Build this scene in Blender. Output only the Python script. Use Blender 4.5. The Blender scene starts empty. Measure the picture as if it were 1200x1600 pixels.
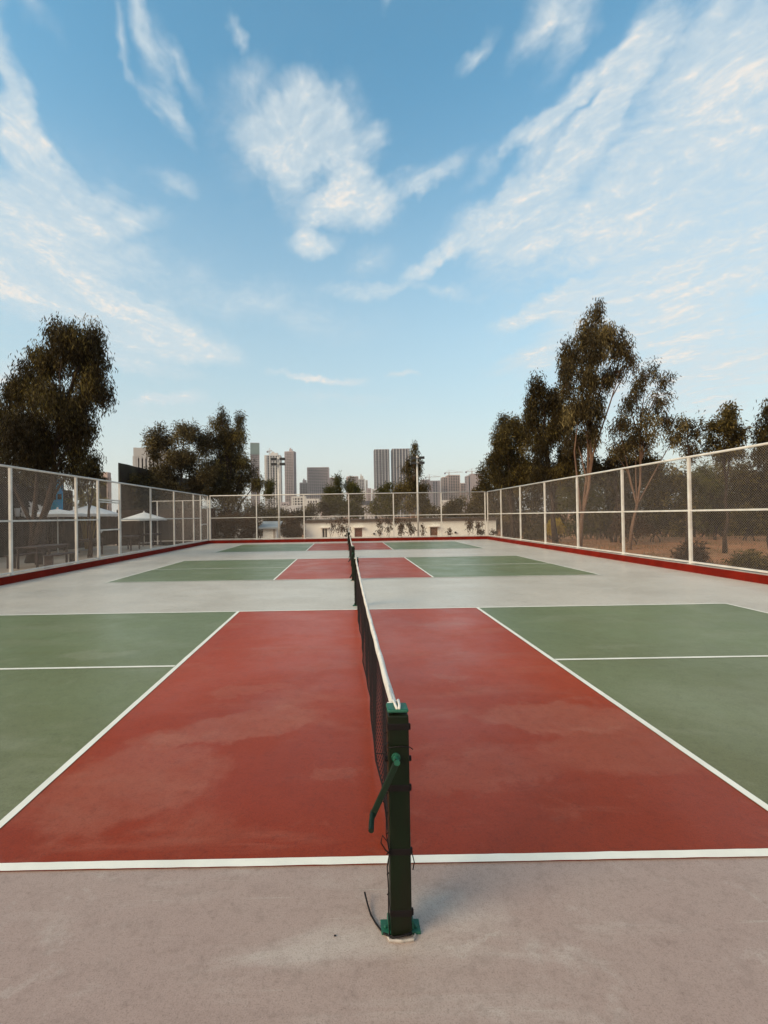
import bpy, math, random
import numpy as np
from mathutils import Vector, Matrix
R = math.radians
random.seed(7)
rng = np.random.default_rng(11)
sc = bpy.context.scene
COL = sc.collection

# ------------------------------------------------------------------ camera
F, CX, CAMX, CAMY, CAMZ = 717.2, 542.3, -0.2125, -2.243, 1.696      # focal length / principal point in 1200 px units
YAW, PITCH, ROLL = 0.0051, 0.0091, -0.0153
CAM = np.array([CAMX, CAMY, CAMZ])


def ray(u, v):
    """direction of the sight line through a point of the 1200x1600 photograph"""
    a, b = u - CX, v - 800
    c, s = math.cos(ROLL), math.sin(ROLL)
    a, b = a*c + b*s, -a*s + b*c
    x, y, z = a/F, 1.0, -b/F
    c, s = math.cos(PITCH), math.sin(PITCH)
    y, z = y*c - z*s, y*s + z*c
    c, s = math.cos(YAW), math.sin(YAW)
    return np.array([x*c + y*s, -x*s + y*c, z])


def at(u, v, Y):
    d = ray(u, v)
    return CAM + d*(Y - CAMY)/d[1]


cam = bpy.data.cameras.new('camera')
co = bpy.data.objects.new('camera', cam)
COL.objects.link(co)
sc.camera = co
cam.sensor_fit = 'AUTO'
cam.sensor_width = 36
cam.lens = 36*F/1600
cam.shift_x = (600 - CX)/1600
cam.clip_start = 0.05
cam.clip_end = 20000
M = (Matrix.Rotation(-YAW, 4, 'Z') @ Matrix.Rotation(PITCH + math.pi/2, 4, 'X') @ Matrix.Rotation(ROLL, 4, 'Z'))
M.translation = Vector(CAM)
co.matrix_world = M
sc.view_settings.view_transform = 'Standard'
sc.view_settings.look = 'None'
sc.view_settings.gamma = 1
sc.view_settings.exposure = 0.12
sc.render.film_transparent = False
sc.cycles.max_bounces = 8
sc.cycles.transparent_max_bounces = 16
sc.cycles.use_denoising = True
sc.cycles.use_adaptive_sampling = True
sc.cycles.adaptive_threshold = 0.015
sc.cycles.adaptive_min_samples = 24


# ------------------------------------------------------------------ node helper
class NT:
    def __init__(s, tree):
        s.t = tree
        tree.nodes.clear()

    def n(s, typ, **kw):
        nd = s.t.nodes.new(typ)
        for k, v in kw.items():
            setattr(nd, k, v)
        return nd

    def put(s, sock, v):
        if isinstance(v, bpy.types.NodeSocket):
            s.t.links.new(v, sock)
        elif v is not None:
            if sock.type == 'RGBA' and len(v) == 3:
                v = (*v, 1)
            sock.default_value = v

    def m(s, op, a, b=None, c=None, clamp=False):
        nd = s.n('ShaderNodeMath', operation=op, use_clamp=clamp)
        for i, v in enumerate((a, b, c)):
            if v is not None:
                s.put(nd.inputs[i], v)
        return nd.outputs[0]

    def sm(s, v, lo, hi, a=0.0, b=1.0):
        nd = s.n('ShaderNodeMapRange', interpolation_type='SMOOTHSTEP')
        s.put(nd.inputs[0], v)
        for i, q in zip((1, 2, 3, 4), (lo, hi, a, b)):
            s.put(nd.inputs[i], q)
        return nd.outputs[0]

    def mix(s, f, a, b, mode='MIX'):
        nd = s.n('ShaderNodeMix', data_type='RGBA', blend_type=mode)
        s.put(nd.inputs[0], f)
        s.put(nd.inputs[6], a)
        s.put(nd.inputs[7], b)
        return nd.outputs[2]

    def noise(s, vec, scale, detail=4, rough=0.55, dist=0.0, color=False):
        nd = s.n('ShaderNodeTexNoise')
        if vec is not None:
            s.put(nd.inputs['Vector'], vec)
        nd.inputs['Scale'].default_value = scale
        nd.inputs['Detail'].default_value = detail
        nd.inputs['Roughness'].default_value = rough
        nd.inputs['Distortion'].default_value = dist
        return nd.outputs['Color' if color else 'Fac']

    def xyz(s, x, y, z):
        nd = s.n('ShaderNodeCombineXYZ')
        for i, v in enumerate((x, y, z)):
            s.put(nd.inputs[i], v)
        return nd.outputs[0]

    def mapping(s, vec, loc=(0, 0, 0), rot=(0, 0, 0), scale=(1, 1, 1)):
        nd = s.n('ShaderNodeMapping')
        s.put(nd.inputs[0], vec)
        nd.inputs['Location'].default_value = loc
        nd.inputs['Rotation'].default_value = rot
        nd.inputs['Scale'].default_value = scale
        return nd.outputs[0]


# ------------------------------------------------------------------ daylight
SUN_AZ, SUN_EL = R(-120), R(27)           # azimuth from +Y towards +X: the sun stands low on the left, a little behind
SUNDIR = Vector((math.sin(SUN_AZ)*math.cos(SUN_EL), math.cos(SUN_AZ)*math.cos(SUN_EL), math.sin(SUN_EL)))
sd = bpy.data.lights.new('sun', 'SUN')
sd.energy = 2.7
sd.angle = R(30)
sd.color = (1.0, 0.78, 0.52)
so = bpy.data.objects.new('sun', sd)
so.rotation_euler = SUNDIR.to_track_quat('Z', 'Y').to_euler()
so.location = (-40, -20, 40)
COL.objects.link(so)

world = bpy.data.worlds.new('World')
sc.world = world
world.use_nodes = True
world.cycles.sampling_method = 'MANUAL'
world.cycles.sample_map_resolution = 256
W = NT(world.node_tree)
SKYK = 0.10
tc = W.n('ShaderNodeTexCoord').outputs['Generated']
sep = W.n('ShaderNodeSeparateXYZ')
W.put(sep.inputs[0], tc)
dx, dy, dz = sep.outputs
az = W.m('ARCTAN2', dx, dy)
el = W.m('ARCSINE', dz)
sky = W.n('ShaderNodeTexSky', sky_type='NISHITA')
sky.sun_disc = False
sky.sun_elevation = SUN_EL
sky.sun_rotation = SUN_AZ % (2*math.pi)
sky.altitude = 500
sky.air_density = 1.0
sky.dust_density = 2.0
sky.ozone_density = 1.0


def k(c):                                   # a display-linear radiance as a world colour
    return tuple(x/SKYK for x in c)


base = W.mix(1.0, sky.outputs[0], (1.52, 2.60, 2.44), 'MULTIPLY')

# sky: horizon haze, then the clouds (placed by azimuth / elevation, streaked in the plane of the cloud layer)
hz = W.m('MULTIPLY', W.m('POWER', W.sm(el, R(-6), R(46), 1.0, 0.0), 0.95), 0.98)
hcol = W.mix(W.sm(el, R(2), R(18)), k((0.74, 0.71, 0.655)), k((0.595, 0.635, 0.61)))
base = W.mix(hz, base, hcol)
zz = W.m('MAXIMUM', W.m('ADD', dz, 0.10), 0.05)
P = W.xyz(W.m('DIVIDE', dx, zz), W.m('DIVIDE', dy, zz), 0.0)
warp = W.n('ShaderNodeVectorMath', operation='SCALE')
wn = W.n('ShaderNodeVectorMath', operation='SUBTRACT')
W.put(wn.inputs[0], W.noise(P, 2.2, 3, 0.5, color=True))
wn.inputs[1].default_value = (0.5, 0.5, 0.5)
W.put(warp.inputs[0], wn.outputs[0])
warp.inputs[3].default_value = 0.26
PW = W.n('ShaderNodeVectorMath', operation='ADD')
W.put(PW.inputs[0], P)
W.put(PW.inputs[1], warp.outputs[0])
PW = PW.outputs[0]


def streak(dirx, diry, sc_, stretch, detail=7, rough=0.6, seed=0.0):
    a = math.atan2(diry, dirx)
    v = W.mapping(PW, rot=(0, 0, -a))
    v = W.mapping(v, loc=(seed, seed*0.7, seed), scale=(sc_/stretch, sc_, 1))
    return W.noise(v, 1.0, detail, rough, 0.25)


nl = streak(0.5, 0.85, 8.0, 2.6, 6, 0.62)
nr = streak(0.62, -0.62, 8.5, 1.9, 6, 0.62, seed=3.1)
nn = W.mix(W.sm(az, R(-24), R(-12)), nl, nr)
fine = W.noise(W.mapping(PW, scale=(30, 30, 1)), 1.0, 4, 0.65)
N = W.m('ADD', W.m('MULTIPLY', nn, 0.64), W.m('MULTIPLY', fine, 0.36))
# the outlines of the cloud patches are warped by noise
wv = W.n('ShaderNodeVectorMath', operation='MULTIPLY_ADD')
W.put(wv.inputs[0], W.noise(tc, 7.0, 4, 0.6, color=True))
wv.inputs[1].default_value = (0.15, 0.12, 0)
W.put(wv.inputs[2], W.xyz(W.m('SUBTRACT', az, 0.075), W.m('SUBTRACT', el, 0.06), 0.0))
wv = wv.outputs[0]


def blob(u, v, ru, rv, rot, wgt, acc):
    d = ray(u, v)
    d /= np.linalg.norm(d)
    a0, e0 = math.atan2(d[0], d[1]), math.asin(d[2])
    fa, fe = F/max(math.cos(a0)**2, .3), F/(math.cos(e0)**2*max(math.cos(a0), .4))
    mp = W.n('ShaderNodeMapping', vector_type='TEXTURE')
    W.put(mp.inputs[0], wv)
    mp.inputs['Location'].default_value = (a0, e0, 0)
    mp.inputs['Rotation'].default_value = (0, 0, R(rot))
    mp.inputs['Scale'].default_value = (1.9*ru/(0.5*(fa + fe)), 1.9*rv/(0.5*(fa + fe)), 1)
    g = W.n('ShaderNodeTexGradient', gradient_type='SPHERICAL')
    W.put(g.inputs[0], mp.outputs[0])
    return W.m('MULTIPLY_ADD', g.outputs['Fac'], wgt*1.5, acc)


BLOBS = [   # pixel place, half sizes, tilt (positive = rising to the right), weight
    (372, 190, 44, 55, -20, 0.26), (435, 222, 55, 34, 14, 1.05), (485, 182, 58, 34, -25, 1.2), (535, 225, 45, 45, 0, 0.65), (455, 270, 30, 40, 0, 0.6),
    (548, 312, 46, 24, -5, 1.1), (490, 335, 18, 30, -30, 0.5), (490, 385, 38, 15, 5, 0.95), (588, 214, 26, 11, 12, 0.5), (395, 125, 22, 26, 0, 0.22),
    (235, 35, 75, 18, -62, 0.85), (285, 95, 50, 16, -48, 0.5), (262, 175, 45, 12, -35, 0.55), (205, 60, 40, 11, -72, 0.6),
    (5, 130, 22, 95, 6, 0.85), (25, 225, 55, 30, -35, 0.85), (95, 262, 55, 12, -22, 0.5),
    (60, 325, 110, 28, 14, 0.9), (40, 380, 140, 40, 4, 0.75), (40, 435, 140, 34, -12, 1.15), (130, 475, 180, 26, -14, 1.1), (255, 515, 75, 24, -14, 1.05), (190, 555, 110, 12, -12, 0.55),
    (215, 355, 34, 14, 10, 0.6), (275, 300, 30, 10, 0, 0.4), (60, 20, 60, 20, -20, 0.35), (745, 72, 30, 12, 18, 0.6), (365, 30, 22, 9, -45, 0.5), (615, 8, 20, 12, 40, 0.55),
    (870, 12, 75, 34, 20, 0.75), (905, 45, 60, 18, 35, 0.55), (1000, 75, 90, 28, 50, 0.66), (960, 130, 60, 22, 55, 0.55), (1100, 40, 90, 40, 35, 0.6), (1160, 110, 80, 50, 35, 0.75),
    (885, 165, 70, 16, 22, 0.95), (930, 195, 80, 16, 28, 0.85), (860, 215, 50, 12, 30, 0.5),
    (640, 285, 60, 13, 8, 0.55), (700, 272, 60, 10, 10, 0.36), (790, 248, 70, 11, 22, 0.5), (850, 280, 80, 25, 24, 0.6), (1090, 240, 180, 26, 27, 1.15), (1000, 290, 90, 16, 25, 0.9), (1160, 170, 80, 40, 35, 0.5),
    (930, 320, 150, 45, 20, 0.62), (770, 345, 70, 22, 8, 0.95), (800, 380, 80, 18, 4, 0.6), (1080, 340, 160, 40, 22, 0.65), (1110, 410, 150, 30, 20, 1.3), (1000, 440, 120, 24, 18, 1.2),
    (860, 478, 70, 14, 6, 1.3), (960, 470, 70, 12, 12, 0.7), (1020, 510, 160, 26, 14, 0.7), (1130, 545, 130, 40, 8, 0.6), (870, 552, 70, 16, 8, 0.7), (1080, 600, 150, 36, 0, 0.55),
    (690, 402, 50, 10, 8, 0.75), (640, 425, 60, 12, 20, 0.5), (560, 452, 45, 8, 4, 0.6), (580, 405, 30, 16, 25, 0.4), (690, 450, 40, 7, -14, 0.5),
    (492, 597, 50, 5.5, -3, 1.2), (635, 592, 26, 5, 0, 1.0), (262, 621, 42, 7, 0, 0.9), (420, 480, 150, 24, -8, 0.42), (1120, 640, 200, 40, 0, 0.4), (150, 640, 200, 30, 0, 0.3), (30, 590, 60, 18, 0, 0.6), (520, 628, 90, 7, 0, 0.4),
    (1080, 420, 280, 190, 15, 0.42), (40, 420, 240, 150, 0, 0.38), (1100, 150, 170, 150, 30, 0.30), (450, 250, 150, 110, 0, 0.15),
]
tot = 0.0
for b in BLOBS:
    tot = blob(*b, tot)
tot = W.m('MINIMUM', tot, 1.12)
# unseen warm cloud added behind the camera as fill light, brightest towards the sun
back = W.sm(dy, -0.5, 0.05, 1.0, 0.0)
tot = W.m('ADD', tot, W.m('MULTIPLY', back, 1.1))
dens = W.m('MULTIPLY', tot, W.m('ADD', W.m('MULTIPLY', W.m('SUBTRACT', N, 0.5), 6.4), 0.62))
alpha = W.sm(dens, -0.10, 2.05)
veil = W.m('MULTIPLY', W.sm(W.m('MULTIPLY', tot, W.m('ADD', N, 0.35)), 0.04, 1.15), 0.72)
veil = W.m('MULTIPLY', veil, W.sm(el, R(6), R(14)))
thick = W.sm(dens, 0.6, 1.7)
ccol = W.mix(thick, k((0.66, 0.725, 0.755)), k((0.86, 0.80, 0.735)))
sund = W.n('ShaderNodeVectorMath', operation='DOT_PRODUCT')
W.put(sund.inputs[0], tc)
sund.inputs[1].default_value = SUNDIR
glow = W.m('MULTIPLY', W.sm(sund.outputs['Value'], 0.1, 1.0), back)
ccol = W.mix(glow, ccol, k((2.3, 1.8, 1.25)))
b1 = W.mix(veil, base, k((0.62, 0.705, 0.745)))
final = W.mix(W.m('MULTIPLY', alpha, 0.90), b1, ccol)
bg = W.n('ShaderNodeBackground')
W.put(bg.inputs[0], final)
bg.inputs[1].default_value = SKYK
wo = W.n('ShaderNodeOutputWorld')
W.t.links.new(bg.outputs[0], wo.inputs[0])
# ------------------------------------------------------------------ object helpers
def tag(o, label=None, cat=None, group=None, kind=None):
    for kk, v in (('label', label), ('category', cat), ('group', group), ('kind', kind)):
        if v is not None:
            o[kk] = v
    return o


def thing(name, label, cat, loc=(0, 0, 0), group=None):
    o = bpy.data.objects.new(name, None)
    o.empty_display_size = 0.2
    o.location = loc
    COL.objects.link(o)
    return tag(o, label, cat, group)


class MB:
    """collects shapes in world coordinates; build() links them as one mesh object"""
    def __init__(s):
        s.v, s.f, s.n = [], [], 0
        s.attr = None

    def add(s, v, f):
        v = np.asarray(v, float).reshape(-1, 3)
        s.v.append(v)
        s.f += [[i + s.n for i in q] for q in f]
        s.n += len(v)
        return s

    def box(s, c, d, ax=None):
        """box with centre c and full sizes d; ax = optional 3 axis vectors"""
        c, d = np.array(c, float), np.array(d, float)/2
        A = np.eye(3) if ax is None else np.array(ax, float)
        vs = [c + A[0]*i*d[0] + A[1]*j*d[1] + A[2]*k_*d[2] for i in (-1, 1) for j in (-1, 1) for k_ in (-1, 1)]
        return s.add(vs, [(0, 1, 3, 2), (4, 6, 7, 5), (0, 4, 5, 1), (2, 3, 7, 6), (0, 2, 6, 4), (1, 5, 7, 3)])

    def b2(s, lo, hi):
        lo, hi = np.array(lo, float), np.array(hi, float)
        return s.box((lo + hi)/2, hi - lo)

    def bar(s, p, q, w, h=None, up=(0, 0, 1)):
        p, q = np.array(p, float), np.array(q, float)
        a = q - p
        L = np.linalg.norm(a)
        a /= L
        up = np.array(up, float)
        if abs(np.dot(up, a)) > .95:
            up = np.array((0, 1.0, 0))
        b = np.cross(up, a)
        b /= np.linalg.norm(b)
        c = np.cross(a, b)
        return s.box((p + q)/2, (L, w, h or w), (a, b, c))

    def tube(s, pts, r, n=8, cap=True):
        pts = np.array(pts, float)
        r = np.full(len(pts), r) if np.isscalar(r) else np.array(r, float)
        t = np.gradient(pts, axis=0)
        t /= np.linalg.norm(t, axis=1)[:, None] + 1e-12
        ref = np.array((0.31, 0.87, 0.2))
        if abs(np.dot(ref/np.linalg.norm(ref), t[0])) > .93:
            ref = np.array((1.0, 0, 0.1))
        vs = []
        for i in range(len(pts)):
            b = np.cross(t[i], ref)
            b /= np.linalg.norm(b)
            c = np.cross(t[i], b)
            for j in range(n):
                a = 2*math.pi*j/n
                vs.append(pts[i] + r[i]*(b*math.cos(a) + c*math.sin(a)))
        fs = []
        for i in range(len(pts) - 1):
            for j in range(n):
                j2 = (j + 1) % n
                fs.append((i*n + j, i*n + j2, (i + 1)*n + j2, (i + 1)*n + j))
        if cap:
            fs.append(tuple(range(n))[::-1])
            fs.append(tuple(range((len(pts) - 1)*n, len(pts)*n)))
        return s.add(vs, fs)

    def prism(s, poly, z0, z1):
        n = len(poly)
        vs = [(x, y, z0) for x, y in poly] + [(x, y, z1) for x, y in poly]
        fs = [tuple(range(n))[::-1], tuple(range(n, 2*n))] + [(i, (i + 1) % n, n + (i + 1) % n, n + i) for i in range(n)]
        return s.add(vs, fs)

    def sheet(s, x0, y0, x1, y1, z):
        return s.add([(x0, y0, z), (x1, y0, z), (x1, y1, z), (x0, y1, z)], [(0, 1, 2, 3)])

    def build(s, name, mat, parent=None, bevel=0, smooth=False):
        me = bpy.data.meshes.new(name)
        V = np.concatenate(s.v)
        if parent is not None:
            V = V - np.array(world_loc(parent))
        me.from_pydata(V.tolist(), [], s.f)
        me.validate()
        return link(name, me, mat, parent, bevel, smooth)


def world_loc(o):
    p = np.array(o.location)
    while o.parent is not None:
        o = o.parent
        p = p + np.array(o.location)
    return p


def link(name, me, mat, parent=None, bevel=0, smooth=False):
    me.materials.append(mat)
    o = bpy.data.objects.new(name, me)
    COL.objects.link(o)
    if parent is not None:
        o.parent = parent
    if smooth:
        me.shade_smooth()
    if bevel:
        b = o.modifiers.new('bevel', 'BEVEL')
        b.width = bevel
        b.segments = 2
        b.limit_method = 'ANGLE'
    return o


def copy_tree(o, parent=None, offset=None):
    c = o.copy()
    COL.objects.link(c)
    if parent is not None:
        c.parent = parent
    if offset is not None:
        c.location = Vector(c.location) + Vector(offset)
    for ch in list(o.children):
        copy_tree(ch, c)
    return c


# ------------------------------------------------------------------ materials
def mat(name, col, rough=0.7, spec=0.3, var=0.0, scale=3.0, col2=None, bump=0.0, bscale=60.0, metal=0.0, detail=5):
    m = bpy.data.materials.new(name)
    m.use_nodes = True
    N_ = NT(m.node_tree)
    b = N_.n('ShaderNodeBsdfPrincipled')
    o = N_.n('ShaderNodeOutputMaterial')
    m.node_tree.links.new(b.outputs[0], o.inputs[0])
    b.inputs['Roughness'].default_value = rough
    b.inputs['Specular IOR Level'].default_value = spec
    b.inputs['Metallic'].default_value = metal
    co_ = N_.n('ShaderNodeTexCoord').outputs['Object']
    if var > 0 or col2 is not None:
        f = N_.noise(co_, scale, detail, 0.6)
        f = N_.sm(f, 0.3, 0.7)
        c2 = col2 if col2 is not None else tuple(x*(1 - var) for x in col)
        N_.put(b.inputs['Base Color'], N_.mix(f, col, c2))
    else:
        b.inputs['Base Color'].default_value = (*col, 1)
    if bump:
        bn = N_.n('ShaderNodeBump')
        bn.inputs['Strength'].default_value = bump
        bn.inputs['Distance'].default_value = 0.01
        N_.put(bn.inputs['Height'], N_.noise(co_, bscale, 4, 0.6))
        N_.put(b.inputs['Normal'], bn.outputs[0])
    return m


def court_mat(name, col, pale, dark, patches=(), gloss=0.28, patch_amt=0.42, soil=None):  # soil: near-end tone of the painted light falloff
    """painted acrylic court: broad tonal drift, scuffed pale stains with their own outlines, fine grit"""
    m = bpy.data.materials.new(name)
    m.use_nodes = True
    N_ = NT(m.node_tree)
    b = N_.n('ShaderNodeBsdfPrincipled')
    o = N_.n('ShaderNodeOutputMaterial')
    m.node_tree.links.new(b.outputs[0], o.inputs[0])
    co_ = N_.n('ShaderNodeTexCoord').outputs['Object']
    drift = N_.sm(N_.noise(co_, 0.55, 5, 0.55), 0.32, 0.68)
    c = N_.mix(drift, col, dark)
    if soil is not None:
        # soil colour: light falloff painted in, darkest at the near end
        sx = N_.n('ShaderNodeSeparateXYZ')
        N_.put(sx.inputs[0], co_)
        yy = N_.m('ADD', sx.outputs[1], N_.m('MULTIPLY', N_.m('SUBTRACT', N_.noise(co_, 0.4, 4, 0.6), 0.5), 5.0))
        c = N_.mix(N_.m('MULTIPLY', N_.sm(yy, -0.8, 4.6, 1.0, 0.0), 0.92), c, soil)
    # brushed-out worn film
    st = N_.mapping(co_, rot=(0, 0, 0.35), scale=(0.55, 1.7, 1))
    w = N_.sm(N_.noise(st, 1.1, 8, 0.62, 0.6), 0.50, 0.70)
    c = N_.mix(N_.m('MULTIPLY', w, 0.34), c, pale)
    w2 = N_.sm(N_.noise(N_.mapping(co_, loc=(3, 8, 1)), 4.5, 7, 0.68, 0.4), 0.56, 0.74)
    c = N_.mix(N_.m('MULTIPLY', w2, 0.20), c, pale)
    # single water-worn stains with a crisp rim
    if patches:
        wn_ = N_.n('ShaderNodeVectorMath', operation='MULTIPLY_ADD')
        N_.put(wn_.inputs[0], N_.noise(co_, 1.5, 9, 0.66, color=True))
        wn_.inputs[1].default_value = (0.9, 0.9, 0)
        off = N_.n('ShaderNodeVectorMath', operation='SUBTRACT')
        N_.put(off.inputs[0], co_)
        off.inputs[1].default_value = (0.45, 0.45, 0)
        N_.put(wn_.inputs[2], off.outputs[0])
        acc = 0.0
        for x, y, rx, ry, a, wt in patches:
            mp = N_.n('ShaderNodeMapping', vector_type='TEXTURE')
            N_.put(mp.inputs[0], wn_.outputs[0])
            mp.inputs['Location'].default_value = (x, y, 0)
            mp.inputs['Rotation'].default_value = (0, 0, R(a))
            mp.inputs['Scale'].default_value = (rx*1.6, ry*1.6, 1)
            g = N_.n('ShaderNodeTexGradient', gradient_type='SPHERICAL')
            N_.put(g.inputs[0], mp.outputs[0])
            acc = N_.m('ADD', N_.m('MULTIPLY', N_.sm(g.outputs['Fac'], 0.32, 0.50), wt), acc)
        grain = N_.sm(N_.noise(N_.mapping(co_, loc=(9, 1, 1)), 7, 6, 0.7), 0.25, 0.65, 0.55, 1.0)
        c = N_.mix(N_.m('MULTIPLY', N_.m('MULTIPLY', acc, patch_amt, clamp=True), grain), c, pale)
    # hairline scratches and grit
    sc1 = N_.noise(N_.mapping(co_, rot=(0, 0, 0.9), scale=(2.5, 60, 1)), 1.0, 2, 0.5)
    c = N_.mix(N_.m('MULTIPLY', N_.sm(sc1, 0.69, 0.78), 0.10), c, pale)
    sc2 = N_.noise(N_.mapping(co_, rot=(0, 0, -0.5), scale=(1.5, 45, 1)), 1.0, 2, 0.5)
    c = N_.mix(N_.m('MULTIPLY', N_.sm(sc2, 0.67, 0.78), 0.35), c, dark)
    g2 = N_.noise(co_, 170, 3, 0.7)
    dk = N_.mix(1.0, c, (0.52, 0.50, 0.48), 'MULTIPLY')
    lt = N_.mix(0.30, c, pale)
    c = N_.mix(N_.sm(g2, 0.48, 0.70, 0.0, 0.70), c, dk)
    c = N_.mix(N_.sm(N_.noise(N_.mapping(co_, loc=(7, 3, 0)), 210, 3, 0.75), 0.54, 0.74, 0.0, 0.7), c, lt)
    bl = N_.noise(N_.mapping(co_, loc=(5, 5, 2)), 11, 8, 0.80)
    c = N_.mix(N_.sm(bl, 0.47, 0.70, 0.0, 0.42), c, dk)
    c = N_.mix(N_.sm(N_.noise(N_.mapping(co_, loc=(6, 1, 2)), 46, 6, 0.8), 0.50, 0.70, 0.0, 0.55), c, dk)
    sp = N_.noise(N_.mapping(co_, loc=(2, 5, 3)), 34, 3, 0.6)
    c = N_.mix(N_.sm(sp, 0.70, 0.78, 0.0, 0.6), c, dk)
    N_.put(b.inputs['Base Color'], c)
    rg = N_.sm(N_.noise(N_.mapping(co_, loc=(1, 1, 4)), 1.3, 5, 0.6), 0.3, 0.7, gloss, gloss + 0.14)
    N_.put(b.inputs['Roughness'], rg)
    b.inputs['Specular IOR Level'].default_value = 0.22
    bn = N_.n('ShaderNodeBump')
    bn.inputs['Strength'].default_value = 0.18
    bn.inputs['Distance'].default_value = 0.004
    hgt = N_.m('ADD', N_.noise(co_, 130, 4, 0.7), N_.m('MULTIPLY', N_.noise(co_, 9, 4, 0.6), 1.2))
    N_.put(bn.inputs['Height'], hgt)
    N_.put(b.inputs['Normal'], bn.outputs[0])
    return m


def leaf_mat(name, c0, c1, c2, trans=0.34):
    m = bpy.data.materials.new(name)
    m.use_nodes = True
    N_ = NT(m.node_tree)
    o = N_.n('ShaderNodeOutputMaterial')
    at_ = N_.n('ShaderNodeAttribute', attribute_name='tone')
    t = at_.outputs['Fac']
    c = N_.mix(N_.sm(t, 0.0, 0.6), c0, c1)
    c = N_.mix(N_.sm(t, 0.6, 1.0), c, c2)
    b = N_.n('ShaderNodeBsdfPrincipled')
    N_.put(b.inputs['Base Color'], c)
    b.inputs['Roughness'].default_value = 0.55
    b.inputs['Specular IOR Level'].default_value = 0.12
    tr = N_.n('ShaderNodeBsdfTranslucent')
    N_.put(tr.inputs[0], c)
    mx = N_.n('ShaderNodeMixShader')
    mx.inputs[0].default_value = trans
    m.node_tree.links.new(b.outputs[0], mx.inputs[1])
    m.node_tree.links.new(tr.outputs[0], mx.inputs[2])
    m.node_tree.links.new(mx.outputs[0], o.inputs[0])
    return m


def streak_mat(name, col, col2, scale, rough=0.8, amt=1.0):
    """stains and grain that run along the vertical"""
    m = bpy.data.materials.new(name)
    m.use_nodes = True
    N_ = NT(m.node_tree)
    b = N_.n('ShaderNodeBsdfPrincipled')
    o = N_.n('ShaderNodeOutputMaterial')
    m.node_tree.links.new(b.outputs[0], o.inputs[0])
    co_ = N_.n('ShaderNodeTexCoord').outputs['Object']
    f = N_.sm(N_.noise(N_.mapping(co_, scale=scale), 1.0, 5, 0.6), 0.3, 0.72, 0.0, amt)
    N_.put(b.inputs['Base Color'], N_.mix(f, col, col2))
    b.inputs['Roughness'].default_value = rough
    b.inputs['Specular IOR Level'].default_value = 0.2
    return m


M_ = {}
# stains seen on the near court: x, y, half sizes, angle, weight
red_patches = [(-1.05, 1.55, 0.75, 0.26, 20, 0.9), (-1.55, 0.75, 0.55, 0.45, 25, 0.8), (-1.15, 2.35, 0.45, 0.12, 10, 0.6), (-1.6, 1.3, 0.3, 0.2, 0, .5),
               (1.62, 1.55, 0.75, 0.28, -12, 0.95), (1.75, 1.0, 0.6, 0.35, -10, 0.65), (0.7, 0.8, 0.6, 0.25, 15, 0.45), (0.9, 2.6, 0.25, 0.08, 0, 0.6),
               (1.2, 4.9, 0.5, 0.18, 0, 0.5), (-0.4, 3.0, 0.5, 0.2, 10, 0.4), (-0.3, 0.75, 0.15, 0.12, 0, 0.5)]
green_patches = [(-3.4, 3.55, 0.5, 0.22, 5, 1.0), (3.1, 1.7, 0.9, 0.5, -15, 0.55), (4.2, 2.2, 0.8, 0.25, 0, 0.4), (-4.4, 5.0, 0.7, 0.3, 0, 0.4), (4.6, 13, .7, .3, 0, .6), (3.7, 14.6, .5, .3, 0, .6), (-4, 12, .8, .3, 0, .5)]
M_['apron'] = court_mat('apron_coating', (0.69, 0.595, 0.495), (0.75, 0.67, 0.58), (0.60, 0.515, 0.425),
                        [(-1.6, -0.62, 0.3, 0.06, 20, 0.3), (0.35, -0.42, 0.12, 0.02, 30, 0.4), (-3, 8.3, 1.2, 0.4, 0, .6), (3, 8.6, 1.4, .3, 0, .5), (6, 17.5, 2, .4, 5, .5)], soil=(0.390, 0.256, 0.212))  # soil: apron tone dimmed by the painted near-to-far falloff
M_['red'] = court_mat('red_court_paint', (0.50, 0.060, 0.012), (0.45, 0.155, 0.095), (0.43, 0.045, 0.007), red_patches, soil=(0.250, 0.027, 0.003))  # soil: red with the near-end dimming put into its colour
M_['green'] = court_mat('green_court_paint', (0.222, 0.248, 0.124), (0.33, 0.32, 0.205), (0.192, 0.218, 0.106), green_patches, soil=(0.166, 0.152, 0.064))  # soil: green darkened for the same painted light falloff
M_['line'] = mat('white_line_paint', (0.94, 0.86, 0.74), 0.65, 0.3, col2=(0.82, 0.75, 0.64), scale=2.2, bump=0.2, bscale=120)
M_['kerb'] = mat('red_kerb_paint', (0.20, 0.012, 0.005), 0.8, 0.08, col2=(0.14, 0.009, 0.004), scale=2.5, bump=0.25, bscale=40)
M_['coping'] = mat('kerb_concrete', (0.50, 0.42, 0.37), 0.85, 0.2, var=0.25, scale=5, bump=0.3)
M_['fence'] = mat('white_fence_paint', (0.68, 0.63, 0.58), 0.5, 0.35, col2=(0.55, 0.49, 0.44), scale=3.0, bump=0.08, bscale=30)
M_['wire'] = mat('galvanised_wire', (0.45, 0.37, 0.315), 0.5, 0.4, var=0.2, scale=4)
M_['net'] = mat('black_net_cord', (0.018, 0.012, 0.012), 0.8, 0.2)
M_['tape'] = mat('white_net_tape', (0.76, 0.71, 0.65), 0.8, 0.2, col2=(0.62, 0.56, 0.50), scale=9, bump=0.3, bscale=200)
M_['post'] = streak_mat('dark_green_post_paint', (0.006, 0.013, 0.005), (0.010, 0.010, 0.005), (14, 14, 2.2), 0.42)
M_['cap'] = mat('green_cap_paint', (0.012, 0.115, 0.068), 0.45, 0.4, col2=(0.022, 0.095, 0.058), scale=30, bump=0.15, bscale=150)
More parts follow.
